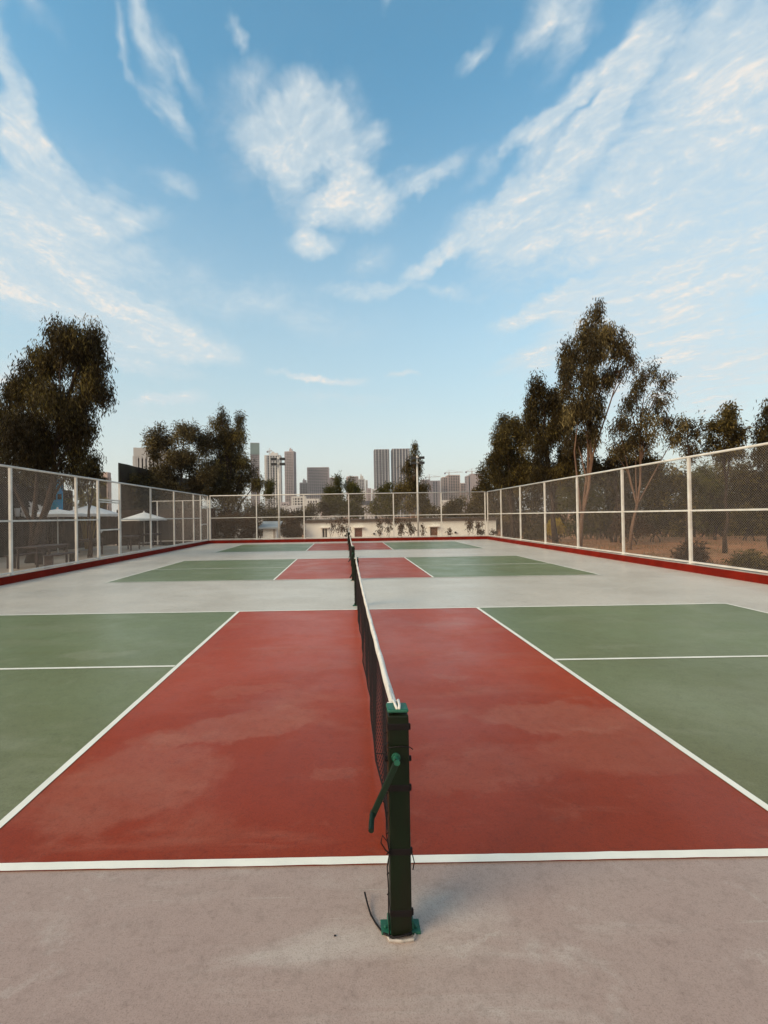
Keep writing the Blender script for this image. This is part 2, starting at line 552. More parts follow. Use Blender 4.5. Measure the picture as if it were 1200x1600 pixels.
M_['crank'] = mat('green_crank_paint', (0.005, 0.018, 0.007), 0.45, 0.35, col2=(0.005, 0.013, 0.006), scale=40)
M_['black'] = mat('black_rubber', (0.007, 0.004, 0.004), 0.6, 0.25)
M_['mortar'] = mat('pale_mortar', (0.52, 0.44, 0.38), 0.9, 0.1, var=0.3, scale=30, bump=0.4)
M_['bark'] = streak_mat('brown_bark', (0.028, 0.016, 0.011), (0.060, 0.036, 0.025), (9, 9, 1.6))
M_['palebark'] = streak_mat('peeling_pale_bark', (0.20, 0.115, 0.075), (0.11, 0.060, 0.040), (7, 7, 1.4))
M_['leaf_dark'] = leaf_mat('dark_leaf', (0.0196, 0.0123, 0.0040), (0.0523, 0.0349, 0.0102), (0.1801, 0.1271, 0.0318))
M_['leaf_olive'] = leaf_mat('olive_leaf', (0.0312, 0.0210, 0.0060), (0.0822, 0.0572, 0.0152), (0.2755, 0.1905, 0.0490))
M_['leaf_grey'] = leaf_mat('greyish_gum_leaf', (0.0332, 0.0219, 0.0081), (0.0870, 0.0606, 0.0229), (0.2755, 0.1984, 0.0750))
M_['leaf_yellow'] = leaf_mat('yellow_green_leaf', (0.055, 0.048, 0.012), (0.11, 0.095, 0.022), (0.20, 0.165, 0.040))
M_['palm_leaf'] = leaf_mat('yellow_palm_frond', (0.12, 0.085, 0.014), (0.22, 0.155, 0.025), (0.36, 0.26, 0.05))
M_['leaf_brown'] = leaf_mat('brown_leaf', (0.0381, 0.0175, 0.0068), (0.0694, 0.0331, 0.0122), (0.1232, 0.0589, 0.0204))
M_['petal'] = leaf_mat('yellow_petal', (0.35, 0.22, 0.02), (0.5, 0.33, 0.03), (0.55, 0.4, 0.08))
M_['dry'] = leaf_mat('dry_grass', (0.12, 0.070, 0.030), (0.20, 0.120, 0.055), (0.28, 0.18, 0.085))
M_['cream'] = mat('cream_wall_paint', (0.92, 0.89, 0.83), 0.85, 0.15, col2=(0.87, 0.83, 0.75), scale=0.9, bump=0.15, bscale=8)
M_['concrete'] = mat('grey_concrete', (0.36, 0.33, 0.31), 0.85, 0.2, var=0.25, scale=0.6)
M_['darkroof'] = mat('dark_roof_edge', (0.10, 0.075, 0.06), 0.8, 0.2, var=0.3, scale=2)
M_['glass'] = mat('dark_window_glass', (0.03, 0.028, 0.03), 0.15, 0.5)
M_['door'] = mat('brown_door_paint', (0.16, 0.065, 0.032), 0.5, 0.35, var=0.3, scale=4)
M_['blind'] = mat('red_brown_shutter', (0.15, 0.045, 0.035), 0.6, 0.3, var=0.3, scale=6)
M_['slate'] = mat('blue_grey_sheet_roof', (0.30, 0.32, 0.33), 0.55, 0.3, var=0.2, scale=2)
M_['blue'] = mat('bright_blue_paint', (0.012, 0.38, 0.78), 0.5, 0.35, col2=(0.010, 0.46, 0.62), scale=1.4)
M_['bluegrey'] = mat('faded_blue_paint', (0.12, 0.14, 0.20), 0.6, 0.3, var=0.3, scale=3)
M_['canvas'] = mat('white_parasol_canvas', (0.72, 0.68, 0.65), 0.8, 0.2, var=0.12, scale=2)
M_['timber'] = streak_mat('dark_timber_boards', (0.011, 0.005, 0.004), (0.024, 0.012, 0.009), (0.8, 5, 0.6))
M_['screen'] = streak_mat('dark_shade_cloth', (0.028, 0.018, 0.014), (0.055, 0.042, 0.022), (0.5, 0.8, 0.5))
M_['table'] = mat('dark_brown_wood', (0.05, 0.027, 0.022), 0.55, 0.35, var=0.4, scale=6)
M_['pot'] = mat('white_glazed_pot', (0.70, 0.65, 0.62), 0.4, 0.4, var=0.1, scale=5)
M_['brick'] = mat('brownish_brickwork', (0.24, 0.14, 0.10), 0.9, 0.1, var=0.3, scale=0.4)
M_['bamboo'] = streak_mat('yellow_bamboo_stem', (0.30, 0.19, 0.05), (0.20, 0.13, 0.04), (6, 6, 3))
M_['lampbody'] = mat('dark_lamp_housing', (0.02, 0.016, 0.014), 0.5, 0.4)
M_['white'] = mat('white_metal_paint', (0.72, 0.68, 0.64), 0.45, 0.4, var=0.12, scale=3)
M_['hill'] = mat('distant_scrub', (0.10, 0.085, 0.06), 0.95, 0.05, var=0.4, scale=0.01)
# ------------------------------------------------------------------ the ground and the courts
def gz(x, y):
    """height of the ground outside the court slab"""
    a = np.clip((np.asarray(y, float) - 29.3)/4.0, 0, 1)
    a = a*a*(3 - 2*a)
    return -0.06 - 1.55*a*np.clip((20 + np.asarray(x, float))/8.0, 0, 1)


def ground():
    xs = np.concatenate([-np.geomspace(3900, 60, 14), np.linspace(-50, 60, 56), np.geomspace(70, 3900, 14)])
    ys = np.concatenate([[-800, -400, -150, -60], np.linspace(-30, 60, 61), np.geomspace(70, 3950, 16)])
    X, Y = np.meshgrid(xs, ys)
    Z = gz(X, Y)
    near = (np.abs(X) < 70) & (np.abs(Y) < 70) & (np.abs(X) > 10.5)
    Z = Z + np.where(near, 0.05*np.sin(X*1.3 + 0.7*Y)*np.cos(Y*0.9 - X*0.4), 0)
    n, m_ = X.shape
    V = np.stack([X.ravel(), Y.ravel(), Z.ravel()], 1)
    f = []
    for i in range(n - 1):
        for j in range(m_ - 1):
            f.append((i*m_ + j, i*m_ + j + 1, (i + 1)*m_ + j + 1, (i + 1)*m_ + j))
    m = bpy.data.materials.new('bare_soil')
    m.use_nodes = True
    N_ = NT(m.node_tree)
    b = N_.n('ShaderNodeBsdfPrincipled')
    o = N_.n('ShaderNodeOutputMaterial')
    m.node_tree.links.new(b.outputs[0], o.inputs[0])
    co_ = N_.n('ShaderNodeTexCoord').outputs['Object']
    sx = N_.n('ShaderNodeSeparateXYZ')
    N_.put(sx.inputs[0], co_)
    red = N_.mix(N_.sm(N_.noise(co_, 0.35, 7, 0.65), 0.35, 0.65), (0.42, 0.165, 0.070), (0.27, 0.125, 0.060))
    red = N_.mix(N_.sm(N_.noise(co_, 1.9, 6, 0.7), 0.52, 0.68), red, (0.46, 0.25, 0.13))
    sand = N_.mix(N_.sm(N_.noise(co_, 0.8, 6, 0.6), 0.3, 0.7), (0.50, 0.37, 0.28), (0.40, 0.29, 0.21))
    c = N_.mix(N_.sm(sx.outputs[0], -9.0, -8.0, 1.0, 0.0), red, sand)
    N_.put(b.inputs['Base Color'], c)
    b.inputs['Roughness'].default_value = 0.95
    b.inputs['Specular IOR Level'].default_value = 0.1
    bn = N_.n('ShaderNodeBump')
    bn.inputs['Strength'].default_value = 0.6
    bn.inputs['Distance'].default_value = 0.05
    N_.put(bn.inputs['Height'], N_.noise(co_, 6, 6, 0.7))
    N_.put(b.inputs['Normal'], bn.outputs[0])
    me = bpy.data.meshes.new('ground')
    me.from_pydata(V.tolist(), [], f)
    tag(link('ground', me, m, smooth=True), kind='structure')


ground()
FX, FY = 9.33, 28.55                # inner faces of the kerb
COURT_Y = (0.0, 10.141, 20.564)
HL, KZ, LW, CWD = 6.706, 2.134, 0.05, 6.10


def struct(name, mb, m, **kw):
    return tag(mb.build(name, m, **kw), kind='structure')


struct('court_pavement', MB().b2((-FX - .1, -14, -0.4), (FX + .1, FY + .1, 0)), M_['apron'])
for y0 in COURT_Y:
    struct('red_pavement', MB().sheet(-KZ, y0, KZ, y0 + CWD, 0.004), M_['red'])
    g = MB()
    for s in (-1, 1):
        g.sheet(min(s*KZ, s*HL), y0, max(s*KZ, s*HL), y0 + CWD, 0.004)
    struct('green_pavement', g, M_['green'])
    g = MB()
    z = 0.008

    def stripe(x0_, y0_, x1_, y1_):
        """a painted line whose edges waver by a millimetre or two"""
        along = 0 if x1_ - x0_ > y1_ - y0_ else 1
        L_ = (x1_ - x0_, y1_ - y0_)[along]
        n_ = max(4, int(L_/0.07))
        t_ = np.linspace(0, 1, n_ + 1)
        e0 = rng.normal(0, .0006, n_ + 1) + .0007*np.sin(t_*L_*5 + y0_)
        e1 = rng.normal(0, .0006, n_ + 1) + .0007*np.sin(t_*L_*4 + x0_)
        vs, fs = [], []
        for i in range(n_ + 1):
            if along == 0:
                X_ = x0_ + L_*t_[i]
                vs += [(X_, y0_ + e0[i], z), (X_, y1_ + e1[i], z)]
            else:
                Y_ = y0_ + L_*t_[i]
                vs += [(x1_ + e1[i], Y_, z), (x0_ + e0[i], Y_, z)]
            if i:
                fs.append((2*i - 2, 2*i, 2*i + 1, 2*i - 1))
        g.add(vs, fs)

    for yy in (y0, y0 + CWD - LW):
        stripe(-HL, yy, HL, yy + LW)
    for s in (-1, 1):
        xo = s*HL
        stripe(min(xo, xo - s*LW), y0 + LW + .004, max(xo, xo - s*LW), y0 + CWD - LW - .004)
        xk = s*KZ
        stripe(min(xk, xk + s*LW), y0 + LW + .004, max(xk, xk + s*LW), y0 + CWD - LW - .004)
        a, b_ = sorted((s*(KZ + LW + .004), s*(HL - LW - .004)))
        stripe(a, y0 + CWD/2 - LW/2, b_, y0 + CWD/2 + LW/2)
    struct('court_markings', g, M_['line'])

KH = 0.205
for nm, lo, hi in (('kerb', (FX, -14, -0.35), (FX + .20, FY, KH)), ('kerb', (-FX - .20, -14, -0.35), (-FX, FY, KH)),
                   ('kerb', (-FX - .20, FY, -0.35), (FX + .20, FY + .20, KH))):
    struct(nm, MB().b2(lo, hi), M_['kerb'], bevel=0.008)
struct('kerb_coping', MB().b2((FX + .012, -14, KH + .002), (FX + .20, FY + .012, KH + .014)), M_['coping'])
struct('kerb_coping', MB().b2((-FX - .20, -14, KH + .002), (-FX - .012, FY + .012, KH + .014)), M_['coping'])
struct('kerb_coping', MB().b2((-FX - .20, FY + .012, KH + .002), (FX + .20, FY + .20, KH + .016)), M_['coping'])


# ------------------------------------------------------------------ fences
def diamond(mb, o, ax, w, h, pitch, r):
    """chain-link: two families of crossing wires clipped to a w x h panel"""
    o, ax = np.array(o, float), np.array(ax, float)
    up = np.array((0, 0, 1.0))
    nrm = np.cross(ax, up)
    P0, P1, OFF = [], [], []
    for sgn in (1, -1):
        for c in np.arange(-h, w + h, pitch):
            # line s = c + sgn*t
            t0, t1 = 0.0, h
            lo, hi = sorted(((0 - c)*sgn, (w - c)*sgn))
            t0, t1 = max(t0, lo), min(t1, hi)
            if t1 - t0 < 0.01:
                continue
            P0.append((c + sgn*t0, t0)); P1.append((c + sgn*t1, t1)); OFF.append(sgn*r*0.9)
    P0, P1, OFF = map(np.array, (P0, P1, OFF))
    A = o + P0[:, :1]*ax + P0[:, 1:]*up + OFF[:, None]*nrm
    B = o + P1[:, :1]*ax + P1[:, 1:]*up + OFF[:, None]*nrm
    strand(mb, A, B, r)


def strand(mb, A, B, r):
    d = B - A
    d /= np.linalg.norm(d, axis=1)[:, None]
    ref = np.where(np.abs(d[:, :1]) > .9, np.array([[0, 1.0, 0]]), np.array([[1.0, 0, 0]]))
    b = np.cross(d, ref)
    b /= np.linalg.norm(b, axis=1)[:, None]
    c = np.cross(d, b)
    rings = []
    for P in (A, B):
        for j in range(3):
            a = 2*math.pi*j/3
            rings.append(P + r*(b*math.cos(a) + c*math.sin(a)))
    V = np.stack(rings, 1)                     # n, 6, 3
    n = len(A)
    q = np.array([(0, 1, 4, 3), (1, 2, 5, 4), (2, 0, 3, 5)])
    Fs = (np.arange(n)[:, None, None]*6 + q[None]).reshape(-1, 4) + mb.n
    mb.v.append(V.reshape(-1, 3))
    mb.f += Fs.tolist()
    mb.n += n*6


FT, FM, FB = 3.20, 1.705, 0.275           # heights of the three rails
PW = 0.072


def fence(label, p0, ax, stops, skip=(), loc=None):
    """stops: distances of the posts along ax from p0"""
    p0, ax = np.array(p0, float), np.array(ax, float)
    root = thing('chain_link_fence', label, 'fence', tuple(p0 + ax*stops[0]), 'white chain link fences round the courts')
    up = np.array((0, 0, 1.0))
    nx = np.array((-ax[1], ax[0], 0))
    axes = (ax, nx, up)
    for i, s in enumerate(stops):
        h = FT - 0.03
        m = MB().box(p0 + ax*s + up*((h + KH + .016)/2), (PW, PW, h - KH - .016), axes)
        m.box(p0 + ax*s + up*(KH + .024), (0.14, 0.13, 0.016), axes)
        m.build('post', M_['fence'], root, bevel=0.006)
    a, b_ = p0 + ax*(stops[0] - .036), p0 + ax*(stops[-1] + .036)
    MB().tube([a + up*FT, (a + b_)/2 + up*FT, b_ + up*FT], 0.032, 10).build('top_rail', M_['fence'], root, smooth=True)
    for i in range(len(stops) - 1):
        if i in skip:
            continue
        s0, s1 = stops[i] + PW/2, stops[i + 1] - PW/2
        for z in (FM, FB):
            MB().box(p0 + ax*(s0 + s1)/2 + up*z, (s1 - s0, 0.040, 0.048), axes).build('rail', M_['fence'], root)
        for z0, z1 in ((FB + .028, FM - .028), (FM + .028, FT - .03)):
            m = MB()
            diamond(m, p0 + ax*s0 + up*z0, ax, s1 - s0, z1 - z0, 0.064, 0.0016)
            m.build('wire_mesh', M_['wire'], root)
    return root


CL = FX + 0.09
SP = 3.09
rs = [1.25 + SP*i for i in range(9)] + [28.64]
fence('long white chain link fence on the right, dry red soil and gum trees behind it', (CL, 0, 0), (0, 1, 0), rs)
ls = [1.18, 4.27, 7.36, 10.45, 13.54, 14.93, 16.60, 19.57, 22.55, 25.75, 27.10, 28.64]
lf = fence('long white chain link fence on the left side, with gates and parasols behind it', (-CL, 0, 0), (0, 1, 0), ls, skip=(5, 10))
fs_ = [-9.25, -6.14, -2.95, 0.06, 3.07, 6.29, 9.25]
fence('white chain link fence across the far end, in front of a cream wall', (0, FY + .09, 0), (1, 0, 0), fs_)


def gate(y0, y1, ztop):
    x = -CL
    g = MB()
    w = 0.05
    y0, y1 = y0 + PW/2 + .012, y1 - PW/2 - .012
    zb = FB - .02
    for y in (y0 + w/2, y1 - w/2):
        g.box((x, y, (zb + ztop)/2), (w, w, ztop - zb))
    for z in (zb + w/2, (zb + ztop)/2 - .02, ztop - w/2):
        g.box((x, (y0 + y1)/2, z), (w*.9, y1 - y0 - 2*w, w))
    gt = g.build('gate', M_['fence'], lf, bevel=0.004)
    gt['label'] = 'white framed gate with a mid bar'
    m = MB()
    diamond(m, (x, y0 + w, zb + w), (0, 1, 0), y1 - y0 - 2*w, ztop - zb - 2*w, 0.064, 0.0016)
    m.build('wire_mesh', M_['wire'], gt)
    MB().box((x + .045, y0 + .10, 1.28), (0.03, 0.16, 0.035)).box((x + .06, y0 + .05, 1.26), (0.03, 0.03, 0.10)).build('latch', M_['fence'], gt)
    # lintel over the gate and mesh above it
    MB().box((x, (y0 + y1)/2, ztop + .06), (0.05, y1 - y0 + .02, 0.055)).build('rail', M_['fence'], lf)
    m = MB()
    diamond(m, (x, y0, ztop + .09), (0, 1, 0), y1 - y0, FT - .03 - ztop - .09, 0.064, 0.0016)
    m.build('wire_mesh', M_['wire'], lf)


gate(14.93, 16.60, 2.40)
gate(27.10, 28.64, 2.40)


# ------------------------------------------------------------------ nets and net posts
def net_post(x, y, out, label):
    """out = -1 when the crank looks towards -Y, +1 when towards +Y; y = outer face"""
    W_, D_, H_ = 0.085, 0.075, 0.905
    yc = y - out*D_/2
    t = thing('net_post', label, 'net post', (x, yc, 0), 'dark green posts holding the nets')
    MB().box((x, yc, (H_ - .015 + .008)/2), (W_, D_, H_ - .015 - .008)).build('post', M_['post'], t, bevel=0.006)
    MB().box((x, yc, H_ + .002), (W_ + .002, D_ + .002, 0.015)).build('cap', M_['cap'], t, bevel=0.008)
    b = MB().box((x, yc - out*.01, 0.006), (0.16, D_ - .012, 0.012))
    for s in (-1, 1):
        b.box((x + s*.0475, yc - out*.01, 0.030), (0.010, D_ - .03, 0.034))
        b.tube([(x + s*.062, yc, 0.012), (x + s*.062, yc, 0.022)], 0.007, 6)
    b.build('base_plate', M_['cap'], t, bevel=0.003)
    MB().tube([(x - .012, y, 0.725), (x - .012, y + out*.045, 0.725)], 0.012, 12).tube([(x - .012, y - out*.001, 0.725), (x - .012, y + out*.008, 0.725)], 0.018, 14).build('winch_hub', M_['cap'], t, smooth=False)
    c = MB()
    a, e = np.array((x - .008, y + out*.040, 0.735)), np.array((x - .114, y + out*.048, 0.520))
    c.bar(a, e, 0.025, 0.008, up=(0, 1, 0))
    cr = c.build('crank_handle', M_['crank'], t, bevel=0.003)
    MB().tube([e + (0.004, -out*.012, 0.012), e + (-.004, out*.035, 0.004), e + (-.008, out*.075, -.004)], 0.0105, 12).build('grip', M_['crank'], cr)
    for z in (0.845, 0.60, 0.345, 0.10):
        tb = MB().box((x, yc, z), (W_ + .003, D_ + .003, 0.026))
        tb.box((x + .046, yc + out*.02, z - .006), (0.010, 0.012, 0.024))
        tb.build('strap', M_['black'], t, bevel=0.002)
    for s in (-1, 1):
        MB().tube([(x + s*W_/2, yc, .70), (x + s*(W_/2 + .012), yc, .70)], 0.011, 8).build('bolt', M_['black'], t)
    MB().tube([(x - .055, y - out*.012, .004), (x - .05, y + out*.012, .006), (x, y + out*.016, .006), (x + .045, y + out*.010, .006), (x + .056, y - out*.012, .004)], 0.006, 6).build('mortar_bead', M_['mortar'], t)
    return t


def sag(s):
    return -0.055*(1 - (2*s - 1)**2)


def net(x, y0, y1, label):
    t = thing('net', label, 'net', (x, (y0 + y1)/2, 0), 'black nets hung between green posts')
    L = y1 - y0
    n = int(L/0.045)
    zt, zb = 0.862, 0.075
    m = MB()
    S = np.linspace(0, 1, n + 1)
    wob = 0.010*np.sin(S*23) + 0.006*np.sin(S*61 + 1)
    top = np.stack([np.full_like(S, x), y0 + S*L, zt + sag(S)], 1)
    bot = np.stack([x - .012 + wob, y0 + S*L, zb + 0.02*np.sin(S*9)], 1)
    strand(m, top, bot, 0.0019)
    rows = 18
    for r_ in range(1, rows):
        f = r_/rows
        P = top*(1 - f) + bot*f
        strand(m, P[:-1], P[1:], 0.0019)
    m.build('netting', M_['net'], t)
    # white tape folded over the headline cord
    prof = [(-.012, -.030), (-.013, .004), (-.008, .013), (0, .016), (.008, .013), (.013, .004), (.012, -.030)]
    SS = np.linspace(0, 1, 60)
    vs, fs = [], []
    for i, s in enumerate(SS):
        for px_, pz in prof:
            vs.append((x + px_ + 0.0015*math.sin(s*70), y0 + .03 + s*(L - .06), 0.868 + sag(s) + pz + 0.0015*math.sin(s*90 + px_*300)))
    k_ = len(prof)
    for i in range(len(SS) - 1):
        for j in range(k_ - 1):
            fs.append((i*k_ + j, i*k_ + j + 1, (i + 1)*k_ + j + 1, (i + 1)*k_ + j))
    MB().add(vs, fs).build('top_tape', M_['tape'], t, smooth=True)
    # headline rope running over both post caps
    for e, sg in ((y0, 1), (y1, -1)):
        rp = MB()
        for dx_ in (-.009, .010):
            rp.tube([(x, e + sg*.30, .878 + sag(.04)), (x + dx_*.6, e + sg*.06, .884), (x + dx_, e - sg*.008, .922), (x + dx_*.9, e - sg*.055, .921), (x + dx_*.4, e - sg*.081, .915)], 0.0055, 8)
        rp.tube([(x - .034, e + sg*.004, .898), (x - .004, e + sg*.006, .905)], 0.010, 8)
        rp.build('headline_rope', M_['tape'], t, smooth=True)
    MB().tube([(b_[0], b_[1], b_[2]) for b_ in bot[::6]], 0.006, 6).build('foot_cord', M_['net'], t)
    for e, sg in ((y0, 1), (y1, -1)):
        sb = MB().b2((x - .011, min(e, e + sg*.045), zb), (x - .003, max(e, e + sg*.045), zt - .01))
        for z in np.linspace(.14, .8, 9):
            sb.tube([(x - .008, e + sg*.02, z), (x - .02, e - sg*.02, z + .01), (x - .052, e - sg*.035, z - .005)], 0.0026, 5)
        sb.build('side_band', M_['net'], t)
    return t


XN = -0.010
words = (('nearest', 'nearest court in the foreground'), ('middle', 'middle of the three courts'), ('farthest', 'farthest court by the end fence'))
for (w_, w2), y0 in zip(words, COURT_Y):
    a, b_ = y0 + 3.05 - 3.44, y0 + 3.05 + 3.44
    net_post(XN, a, -1, {'nearest': 'large dark green net post with crank handle right in the foreground',
                         'middle': 'dark green net post with crank at the near side of the middle court',
                         'farthest': 'small dark green net post at the near side of the farthest court'}[w_])
    net_post(XN, b_, 1, {'nearest': 'dark green net post at the far end of the foreground net',
                         'middle': 'dark green net post at the far end of the middle net',
                         'farthest': 'distant dark green net post just before the far kerb'}[w_])
    net(XN, a + .085, b_ - .085, {'nearest': 'long black net with white top tape in the foreground, tied to the big post',
                                  'middle': 'black net with white tape crossing the middle court',
                                  'farthest': 'small black net with white tape on the farthest court'}[w_])
# the black lashing cord on the nearest post
x, y = XN, 3.05 - 3.44
c = MB()
c.tube([(-.150, -.195, .030), (-.140, -.235, .014), (-.128, -.285, .008), (-.110, -.325, .007), (-.082, -.372, .008), (-.050, -.398, .012), (-.012, -.4, .02), (.03, -.398, .03)], 0.0038, 7)
c.tube([(-.06, -.402, .03), (-.062, -.392, .10), (-.060, -.393, .20), (-.064, -.392, .29), (-.054, -.396, .345), (-.062, -.40, .395), (-.082, -.40, .42), (-.088, -.398, .39), (-.070, -.398, .36), (-.05, -.40, .345)], 0.0026, 6)
c.tube([(-.054, -.396, .345), (-.066, -.39, .42), (-.064, -.39, .50), (-.072, -.392, .545), (-.084, -.395, .56), (-.07, -.398, .585), (-.055, -.398, .60)], 0.0022, 6)
c.tube([(-.05, -.398, .79), (-.068, -.39, .77), (-.06, -.39, .74), (-.10, -.35, .72)], 0.0022, 6)
c.tube([(-.056, -.3945, .765), (0, -.3945, .770), (.034, -.3945, .766), (.046, -.39, .755)], 0.0022, 6)
c.tube([(.036, -.398, .345), (.044, -.398, .31), (.038, -.398, .28)], 0.0022, 6)
tag(c.build('lashing_cord', M_['black'], smooth=True), 'thin black cord lashed round the foreground post with its loose end on the ground', 'cord')
tag(MB().box((-.278, -.373, .003), (.008, .005, .006)).build('pebble', M_['black'], bevel=0.002), 'tiny dark pebble lying on the grey apron left of the post', 'pebble')
# ------------------------------------------------------------------ plants
def leaves_mesh(name, C, L, Wd, droop, m, parent, tone=None, upness=0.0):
    """C (n,3) leaf bases; each leaf is a narrow folded blade"""
    n = len(C)
    d = rng.normal(size=(n, 3))
    d /= np.linalg.norm(d, axis=1)[:, None]
    d = d*(1 - droop) + np.array([0, 0, -1.0])*droop + np.array([0, 0, 1.0])*upness
    d /= np.linalg.norm(d, axis=1)[:, None] + 1e-9
    w = np.cross(d, rng.normal(size=(n, 3)))
    w /= np.linalg.norm(w, axis=1)[:, None] + 1e-9
    l = (L*rng.uniform(0.6, 1.3, n))[:, None]
    ww = (Wd*rng.uniform(0.7, 1.25, n))[:, None]
    nrm = np.cross(d, w)
    p0 = C
    p1 = C + d*l*.42 + w*ww*.5 + nrm*ww*.12
    p2 = C + d*l + nrm*l*.08*rng.normal(size=(n, 1))
    p3 = C + d*l*.42 - w*ww*.5 + nrm*ww*.12
    V = np.stack([p0, p1, p2, p3], 1).reshape(-1, 3)
    V = V - world_loc(parent)
    me = bpy.data.meshes.new(name)
    me.vertices.add(4*n)
    me.vertices.foreach_set('co', V.astype(np.float32).ravel())
    me.loops.add(4*n)
    me.loops.foreach_set('vertex_index', np.arange(4*n, dtype=np.int32))
    me.polygons.add(n)
    me.polygons.foreach_set('loop_start', np.arange(0, 4*n, 4, dtype=np.int32))
    me.polygons.foreach_set('loop_total', np.full(n, 4, dtype=np.int32))
    me.update(calc_edges=True)
    a = me.attributes.new('tone', 'FLOAT', 'FACE')
    t = rng.uniform(0, 1, n) if tone is None else np.clip(tone + rng.normal(0, .16, n), 0, 1)
    a.data.foreach_set('value', t.astype(np.float32))
    return link(name, me, m, parent)


def in_blobs(blobs, n, shell=0.42):
    """blobs: (centre, (rx, ry, rz)); every blob breaks up into boughs of foliage; returns n points, their blob and their bough"""
    ar = np.array([b[1][0]*b[1][2] for b in blobs])
    sub_c, sub_r, sub_b, wt = [], [], [], []
    for i, (c, r) in enumerate(blobs):
        r = np.array(r)
        nb = 7
        d = rng.normal(size=(nb, 3))
        d /= np.linalg.norm(d, axis=1)[:, None]
        rr = rng.uniform(.45, .92, (nb, 1))
        sub_c += list(np.array(c) + d*rr*r*.86)
        sz = rng.uniform(.26, .52, nb)
        sub_r += [r*s_ for s_ in sz]
        sub_b += [i]*nb
        wt += list(ar[i]*sz**2*rng.uniform(.7, 1.4, nb))
        sub_c.append(np.array(c))
        sub_r.append(r*.55)
        sub_b.append(i)
        wt.append(ar[i]*.34)
    sub_c, sub_r, sub_b, wt = map(np.array, (sub_c, sub_r, sub_b, wt))
    bough = rng.choice(len(wt), n, p=wt/wt.sum())
    d = rng.normal(size=(n, 3))
    d /= np.linalg.norm(d, axis=1)[:, None]
    r = rng.uniform(0, 1, n)**shell
    return sub_c[bough] + d*r[:, None]*sub_r[bough], sub_b[bough], bough


def plant(name, label, cat, base, blobs, ncl, nlf, L, Wd, leaf, bark='bark', droop=0.45, cr=0.32, trunk_r=0.12, group=None, stems=1, limbs=True, upness=0.0, stretch=1.5, fork=0.35):
    """base: world (x, y, z); blobs in world units"""
    base = np.array(base, float)
    root = thing(name, label, cat, tuple(base), group)
    cc, idx, bough = in_blobs(blobs, ncl)
    cc[:, 2] = np.maximum(cc[:, 2], base[2] + .1)
    tone = np.clip(0.62*(rng.uniform(0, 1, len(blobs)*8)**1.3)[bough] + .38*rng.uniform(0, 1, ncl), 0, 1)
    per = np.maximum(3, rng.poisson(nlf, ncl))
    who = np.repeat(np.arange(ncl), per)
    sz = rng.uniform(.6, 1.35, ncl)
    q = rng.normal(size=(len(who), 3))
    q *= (rng.uniform(0, 1, (len(who), 1))**.5)/np.linalg.norm(q, axis=1)[:, None]
    P = cc[who] + q*np.array([cr, cr, cr*stretch])*0.95*sz[who][:, None]
    P[:, 2] = np.maximum(P[:, 2], base[2] + .02)
    leaves_mesh('crown' if cat == 'tree' else 'foliage', P, L, Wd, droop, M_[leaf], root, tone[who], upness)
    wood = MB()
    bc = np.array([b[0] for b in blobs])
    mid = bc.mean(0)
    low = bc[:, 2].min()
    if limbs:
        for s in range(stems):
            b0 = base + (np.array([rng.normal(0, .18), rng.normal(0, .18), 0]) if stems > 1 else 0)
            topz = bc[:, 2].max()
            top = bc[bc[:, 2].argmax()]
            tp = []
            K_ = 9
            for i in range(K_):
                f = i/(K_ - 1)
                p = b0*(1 - f) + np.array([top[0], top[1], topz])*f
                pull = mid.copy()
                pull[2] = p[2]
                p = p*(1 - .45*math.sin(f*math.pi)) + pull*(.45*math.sin(f*math.pi)) if f > .15 else p
                p[:2] += rng.normal(0, .05, 2)*(0 < i)
                tp.append(p)
            tp = np.array(tp)
            rad = trunk_r*np.linspace(1, .16, K_)**1.1
            rad[0] *= 1.25
            wood.tube(tp, rad, 8)
            for j, b in enumerate(blobs):
                f = np.clip((b[0][2] - base[2])/(topz - base[2] + 1e-6) - fork*rng.uniform(.5, 1.1), .12, .92)
                q0 = tp[int(f*(K_ - 1))]
                q2 = np.array(b[0])
                q1 = (q0 + q2)/2 + np.array([rng.normal(0, .12), rng.normal(0, .12), .12*np.linalg.norm(q2 - q0)])
                r0 = rad[int(f*(K_ - 1))]*.6
                wood.tube([q0, q1, q2], [r0, r0*.7, r0*.35], 6, False)
                near = np.where(idx == j)[0][:14]
                for n_ in near:
                    e = cc[n_]
                    wood.tube([q2, (q2 + e)/2 + rng.normal(0, .08, 3), e], [r0*.33, r0*.22, r0*.08], 4, False)
        wood.build('trunk' if cat == 'tree' else 'stem', M_[bark], root, smooth=True)
    return root


def pb(Y, spec, thick=0.9):
    """blobs given where the photograph shows them: (u, v, ru, rv) at distance Y"""
    out = []
    for i, (u, v, ru, rv) in enumerate(spec):
        c = at(u, v, Y + 0.0)
        k_ = (Y - CAMY)/F
        dep = max(ru, rv*.7)*k_*thick
        c = c + (c - CAM)/(Y - CAMY)*float(rng.normal(0, .25*dep))
        out.append((c, (ru*k_, dep, rv*k_)))
    return out


def gbase(u, Y):
    p = at(u, 830, Y)
    return (p[0], Y, float(gz(p[0], Y)))


G = 'gum trees and bushes beyond the fences'
